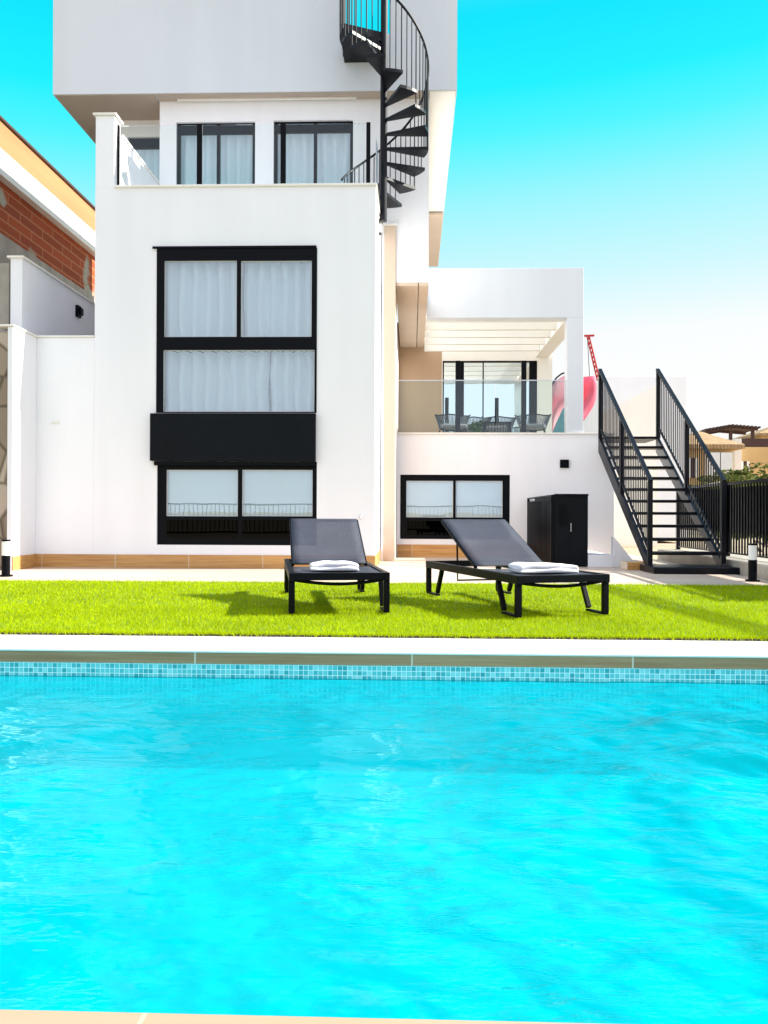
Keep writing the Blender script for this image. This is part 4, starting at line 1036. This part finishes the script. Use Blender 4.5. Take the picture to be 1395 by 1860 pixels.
mb = MB(); mb.add([(q[0], 57.5, q[1]), (q2[0], 57.5, q[1]-.25), (q2[0]+.2, 55.8, q2[1]), (q[0]+.8, 55.8, q2[1]+.25), (q[0], 57.6, q[1]-.1), (q2[0], 57.6, q[1]-.35), (q2[0]+.2, 55.9, q2[1]-.1), (q[0]+.8, 55.9, q2[1]+.15)],
       [(0,1,2,3),(7,6,5,4),(0,4,5,1),(1,5,6,2),(2,6,7,3),(3,7,4,0)]); mb.build('panel', M['solar'], so2)
mb = MB(); mb.bar((q[0]+.3, 57.5, q[1]), (q2[0], 57.5, q[1]-.25), .2, .25); mb.build('tank', M['concrete'], so2)
for i, (pxx, pyy, Y, r) in enumerate(((1300, 888, 30, .7), (1345, 888, 36, .9), (1385, 886, 30, .8), (1334, 862, 47, .9), (1420, 870, 40, 1.3), (1380, 874, 44, 1.1))):
    x, z = at(pxx, pyy, Y)
    shrub('shrub', (x, Y, z-.2), (r*1.6, r, r*.55), 1800, .10, 60+i,
          ('round green bush low behind the stair handrail end', 'green bush below the small dark house window', 'sunlit bush just above the right end of the fence', 'yellow green climber bush on the ochre house wall', 'green bush cut by the right picture edge', 'far green bush in front of the flat roofed house')[i],
          'bush', 'leafy', 'bushes between the fence and the houses')

# ------------------------------------------------------------------ loungers
LW, LL, LZ = .73, 1.92, .30
def lounger():
    o = empty('sun_lounger', (0,0,0))
    def loc(mb, name, mat, par=o, **k): return mb.build(name, M[mat], par, off=(0,0,0), **k)
    f = MB(); t = .042
    f.box(0, t, 0, LL, LZ-.062, LZ); f.box(LW-t, LW, 0, LL, LZ-.062, LZ)
    f.box(t+.0005, LW-t-.0005, 0.0005, t, LZ-.0545, LZ-.0005); f.box(t+.0005, LW-t-.0005, LL-t, LL-.0005, LZ-.0545, LZ-.0005)
    f.box(t+.0005, LW-t-.0005, .70, .73, LZ-.06, LZ-.035)
    loc(f, 'frame', 'black', bevel=.004)
    # bed sling, slightly sagging
    piv = .86
    n = 14; vs = []; fs = []
    for i in range(n+1):
        y = .03+(piv-.03)*i/n
        for j in range(9):
            x = .03+(LW-.06)*j/8; sag = .018*math.sin(math.pi*j/8)*min(1, 4*min(i, n-i)/n+.2)
            vs.append((x, y, LZ-.008-sag))
    for i in range(n):
        for j in range(8):
            a = i*9+j; fs.append((a, a+1, a+10, a+9))
    s = MB(); s.add(vs, fs); so3 = loc(s, 'seat_sling', 'fabric', smooth=True)
    sd = so3.modifiers.new('solid', 'SOLIDIFY'); sd.thickness = .004
    # front curved stretcher under the bed
    pts = [(t+(LW-2*t)*i/12, .05, LZ-.055-.03*math.sin(math.pi*i/12)) for i in range(13)]
    c_ = MB(); c_.tube(pts, .012, 8); loc(c_, 'stretcher', 'black', smooth=True)
    # backrest
    ln, al = .85, R(25)
    by = lambda u: piv+u*math.cos(al); bz = lambda u: LZ+.004+u*math.sin(al)
    b_ = MB(); xi0, xi1 = .05, LW-.08
    for x in (xi0, xi1): b_.bar((x, by(0), bz(0)), (x, by(ln), bz(ln)), .024, .022)
    b_.bar((xi0+.0125, by(ln)-.005, bz(ln)-.005), (xi1-.0125, by(ln)-.005, bz(ln)-.005), .024, .020)
    br_ = loc(b_, 'backrest_frame', 'black', bevel=.003)
    vs = []; fs = []
    for i in range(11):
        u = ln*i/10
        for j in range(9):
            x = xi0+(xi1-xi0)*j/8; vs.append((x, by(u)+.010*math.sin(math.pi*j/8)*math.sin(al), bz(u)+.013-.014*math.sin(math.pi*j/8)*math.sin(math.pi*min(1, i/10*.9+.1))))
    for i in range(10):
        for j in range(8):
            a = i*9+j; fs.append((a, a+1, a+10, a+9))
    s = MB(); s.add(vs, fs); so3 = loc(s, 'backrest_sling', 'fabric', smooth=True)
    sd = so3.modifiers.new('solid', 'SOLIDIFY'); sd.thickness = .004
    # ratchet support hanging below
    k_ = MB(); k_.tube([(xi0, by(.45), bz(.45)), (xi0+.01, 1.28, LZ-.13), (xi1-.01, 1.28, LZ-.13), (xi1, by(.45), bz(.45))], .009, 6); loc(k_, 'support_strut', 'black')
    # leg loops: upright, floor bar, slanted strut
    for x in (t*.5, LW-t*.5):
        for s_, y0 in ((1, .03), (-1, LL-.03)):
            l_ = MB(); zf = .012
            l_.box(x-.022, x+.022, y0-.016, y0+.020, 0.02, LZ-.0625)
            l_.bar((x, y0+s_*.23, zf+.02), (x, y0+s_*.34, LZ-.063), .036, .030, up=(0,1,0))
            l_.box(x-.0205, x+.0205, min(y0-s_*.015, y0+s_*.245), max(y0-s_*.015, y0+s_*.245), .006, .022)
            loc(l_, 'leg', 'black', bevel=.003)
    return o
L1 = lounger(); L2 = copy_tree(L1)
def place(o, corner_px, rz, label):
    x, y = gp(*corner_px, LZ); o.location = (x, y, .018); o.rotation_euler = (0, 0, rz)
    tag(o, label, 'sun lounger', 'sun loungers on the lawn'); return x, y
p1 = place(L1, (525, 1045.5), R(9.5), 'charcoal mesh sun lounger in front of the tall window, towel on its seat')
p2 = place(L2, (940, 1050.5), R(18.5), 'charcoal mesh sun lounger in front of the small window and black cabinet')
def towel(root, lx, ly, w_, d_, rz, label, seed):
    rg = random.Random(seed); c, s = math.cos(root.rotation_euler.z), math.sin(root.rotation_euler.z)
    X = root.location.x+lx*c-ly*s; Y = root.location.y+lx*s+ly*c; Z = root.location.z+LZ-.012
    bm = bmesh.new()
    # profile of a cloth folded in three, run along the length of the towel
    th = .024; r_ = th*.5; d2 = d_/2
    prof = []
    def arc(cy, cz, rr, a0, a1, n=6):
        for q in range(n+1):
            a = a0+(a1-a0)*q/n; prof.append((cy+rr*math.cos(a), cz+rr*math.sin(a)))
    g_ = .0015
    # outer sheet: bottom, round the front edge, top, round the back
    prof.append((d2-.02, 0.0)); prof.append((0, 0.0)); prof.append((-d2+.03, 0.0))
    arc(-d2+.015, .0155, .0155, -math.pi/2, -math.pi*1.45); prof.append((-d2+.07, .030)); arc(-d2+.022, .047, .0155, -math.pi*.55, -math.pi*1.5)
    prof.append((0, .062)); prof.append((d2-.03, .060)); arc(d2-.03, .044, .016, math.pi/2, -math.pi/2, 5)
    prof.append((0, .029)); prof.append((-d2+.05, .030)); prof.append((-d2+.045, .026)); prof.append((0, .025)); prof.append((d2-.03, .027)); arc(d2-.02, .0135, .0125, math.pi/2, -math.pi/2+.3, 4)
    NX = 22; rings = []
    for a in range(NX+1):
        u = a/NX*2-1; sq = 1-.16*max(0, abs(u)-.86)/.14
        ring = []
        for q, (py_, pz_) in enumerate(prof):
            wob = .004*math.sin(3.1*u+seed+py_*9)+.003*math.sin(7*u+seed*2+pz_*40)
            ring.append(bm.verts.new((u*w_/2+.004*math.sin(pz_*150+seed), py_+.004*math.sin(4*u+pz_*60+seed), pz_*sq*(1+.05*math.sin(2.2*u+seed))+(wob if pz_ > .02 else 0))))
        rings.append(ring)
    n_ = len(prof)
    for a in range(NX):
        for q in range(n_): bm.faces.new([rings[a][q], rings[a][(q+1) % n_], rings[a+1][(q+1) % n_], rings[a+1][q]])
    bm.faces.new(rings[0][::-1]); bm.faces.new(rings[-1])
    bmesh.ops.recalc_face_normals(bm, faces=bm.faces)
    me = bpy.data.meshes.new('folded_towel'); bm.to_mesh(me); bm.free(); me.materials.append(M['towel'])
    me.polygons.foreach_set('use_smooth', [True]*len(me.polygons))
    o = bpy.data.objects.new('folded_towel', me); COL.objects.link(o); o.location = (X, Y, Z); o.rotation_euler.z = root.rotation_euler.z+rz
    tag(o, label, 'towel', 'folded white towels')
towel(L1, .36, .52, .37, .27, R(-2), 'folded white towel on the left lounger in front of the tall window', 1)
towel(L2, .45, .50, .46, .30, R(-6), 'larger folded white towel on the lounger by the black cabinet', 2)

# garden tap on the front block
tx_, tz_ = at(655, 940, YF)
mb = MB(); mb.tube([(tx_, YF-.001, tz_), (tx_, YF-.05, tz_)], .012, 8); mb.tube([(tx_, YF-.05, tz_+.012), (tx_, YF-.05, tz_-.035)], .010, 8); mb.tube([(tx_-.02, YF-.03, tz_+.02), (tx_+.02, YF-.03, tz_+.02)], .005, 6)
single(mb, 'garden_tap', M['steel'], (tx_, YF, tz_), 'small metal garden tap on the white wall right of the tall window', 'tap', smooth=True)

# ------------------------------------------------------------------ out of view: street side railing; cables added to cast the lawn's shadow lines
rf = empty('unseen_garden_railing', (0, -5.5, 0), 'unseen black railing along the street side of the pool deck', 'fence')
mb = MB()
for i in range(120): mb.box(-9+i*.15, -9+i*.15+.02, -5.51, -5.49, .1, 1.0)
mb.build('bars', M['black'], rf); mb = MB(); mb.box(-9, 9, -5.53, -5.47, 1.0, 1.05); mb.box(-9, 9, -5.53, -5.47, .05, .099); mb.build('rail', M['black'], rf)
for k, (xo, lab) in enumerate(((0, 'unseen shadow-casting cable nearer the house, right of the garden'), (.17, 'unseen shadow-casting cable farther from the house, right of the garden'))):
    mb = MB(); pts = []
    for i in range(21):
        y = -9+22*i/20; pts.append((10.55+xo-.062*(y-7), y, 5.6+.25*((i-10)/10)**2))
    mb.tube(pts, .028, 6); single(mb, 'shadow_cable', M['black'], (10.5+xo, -9, 5.6), lab, 'cable', 'shadow-casting cables', smooth=True)
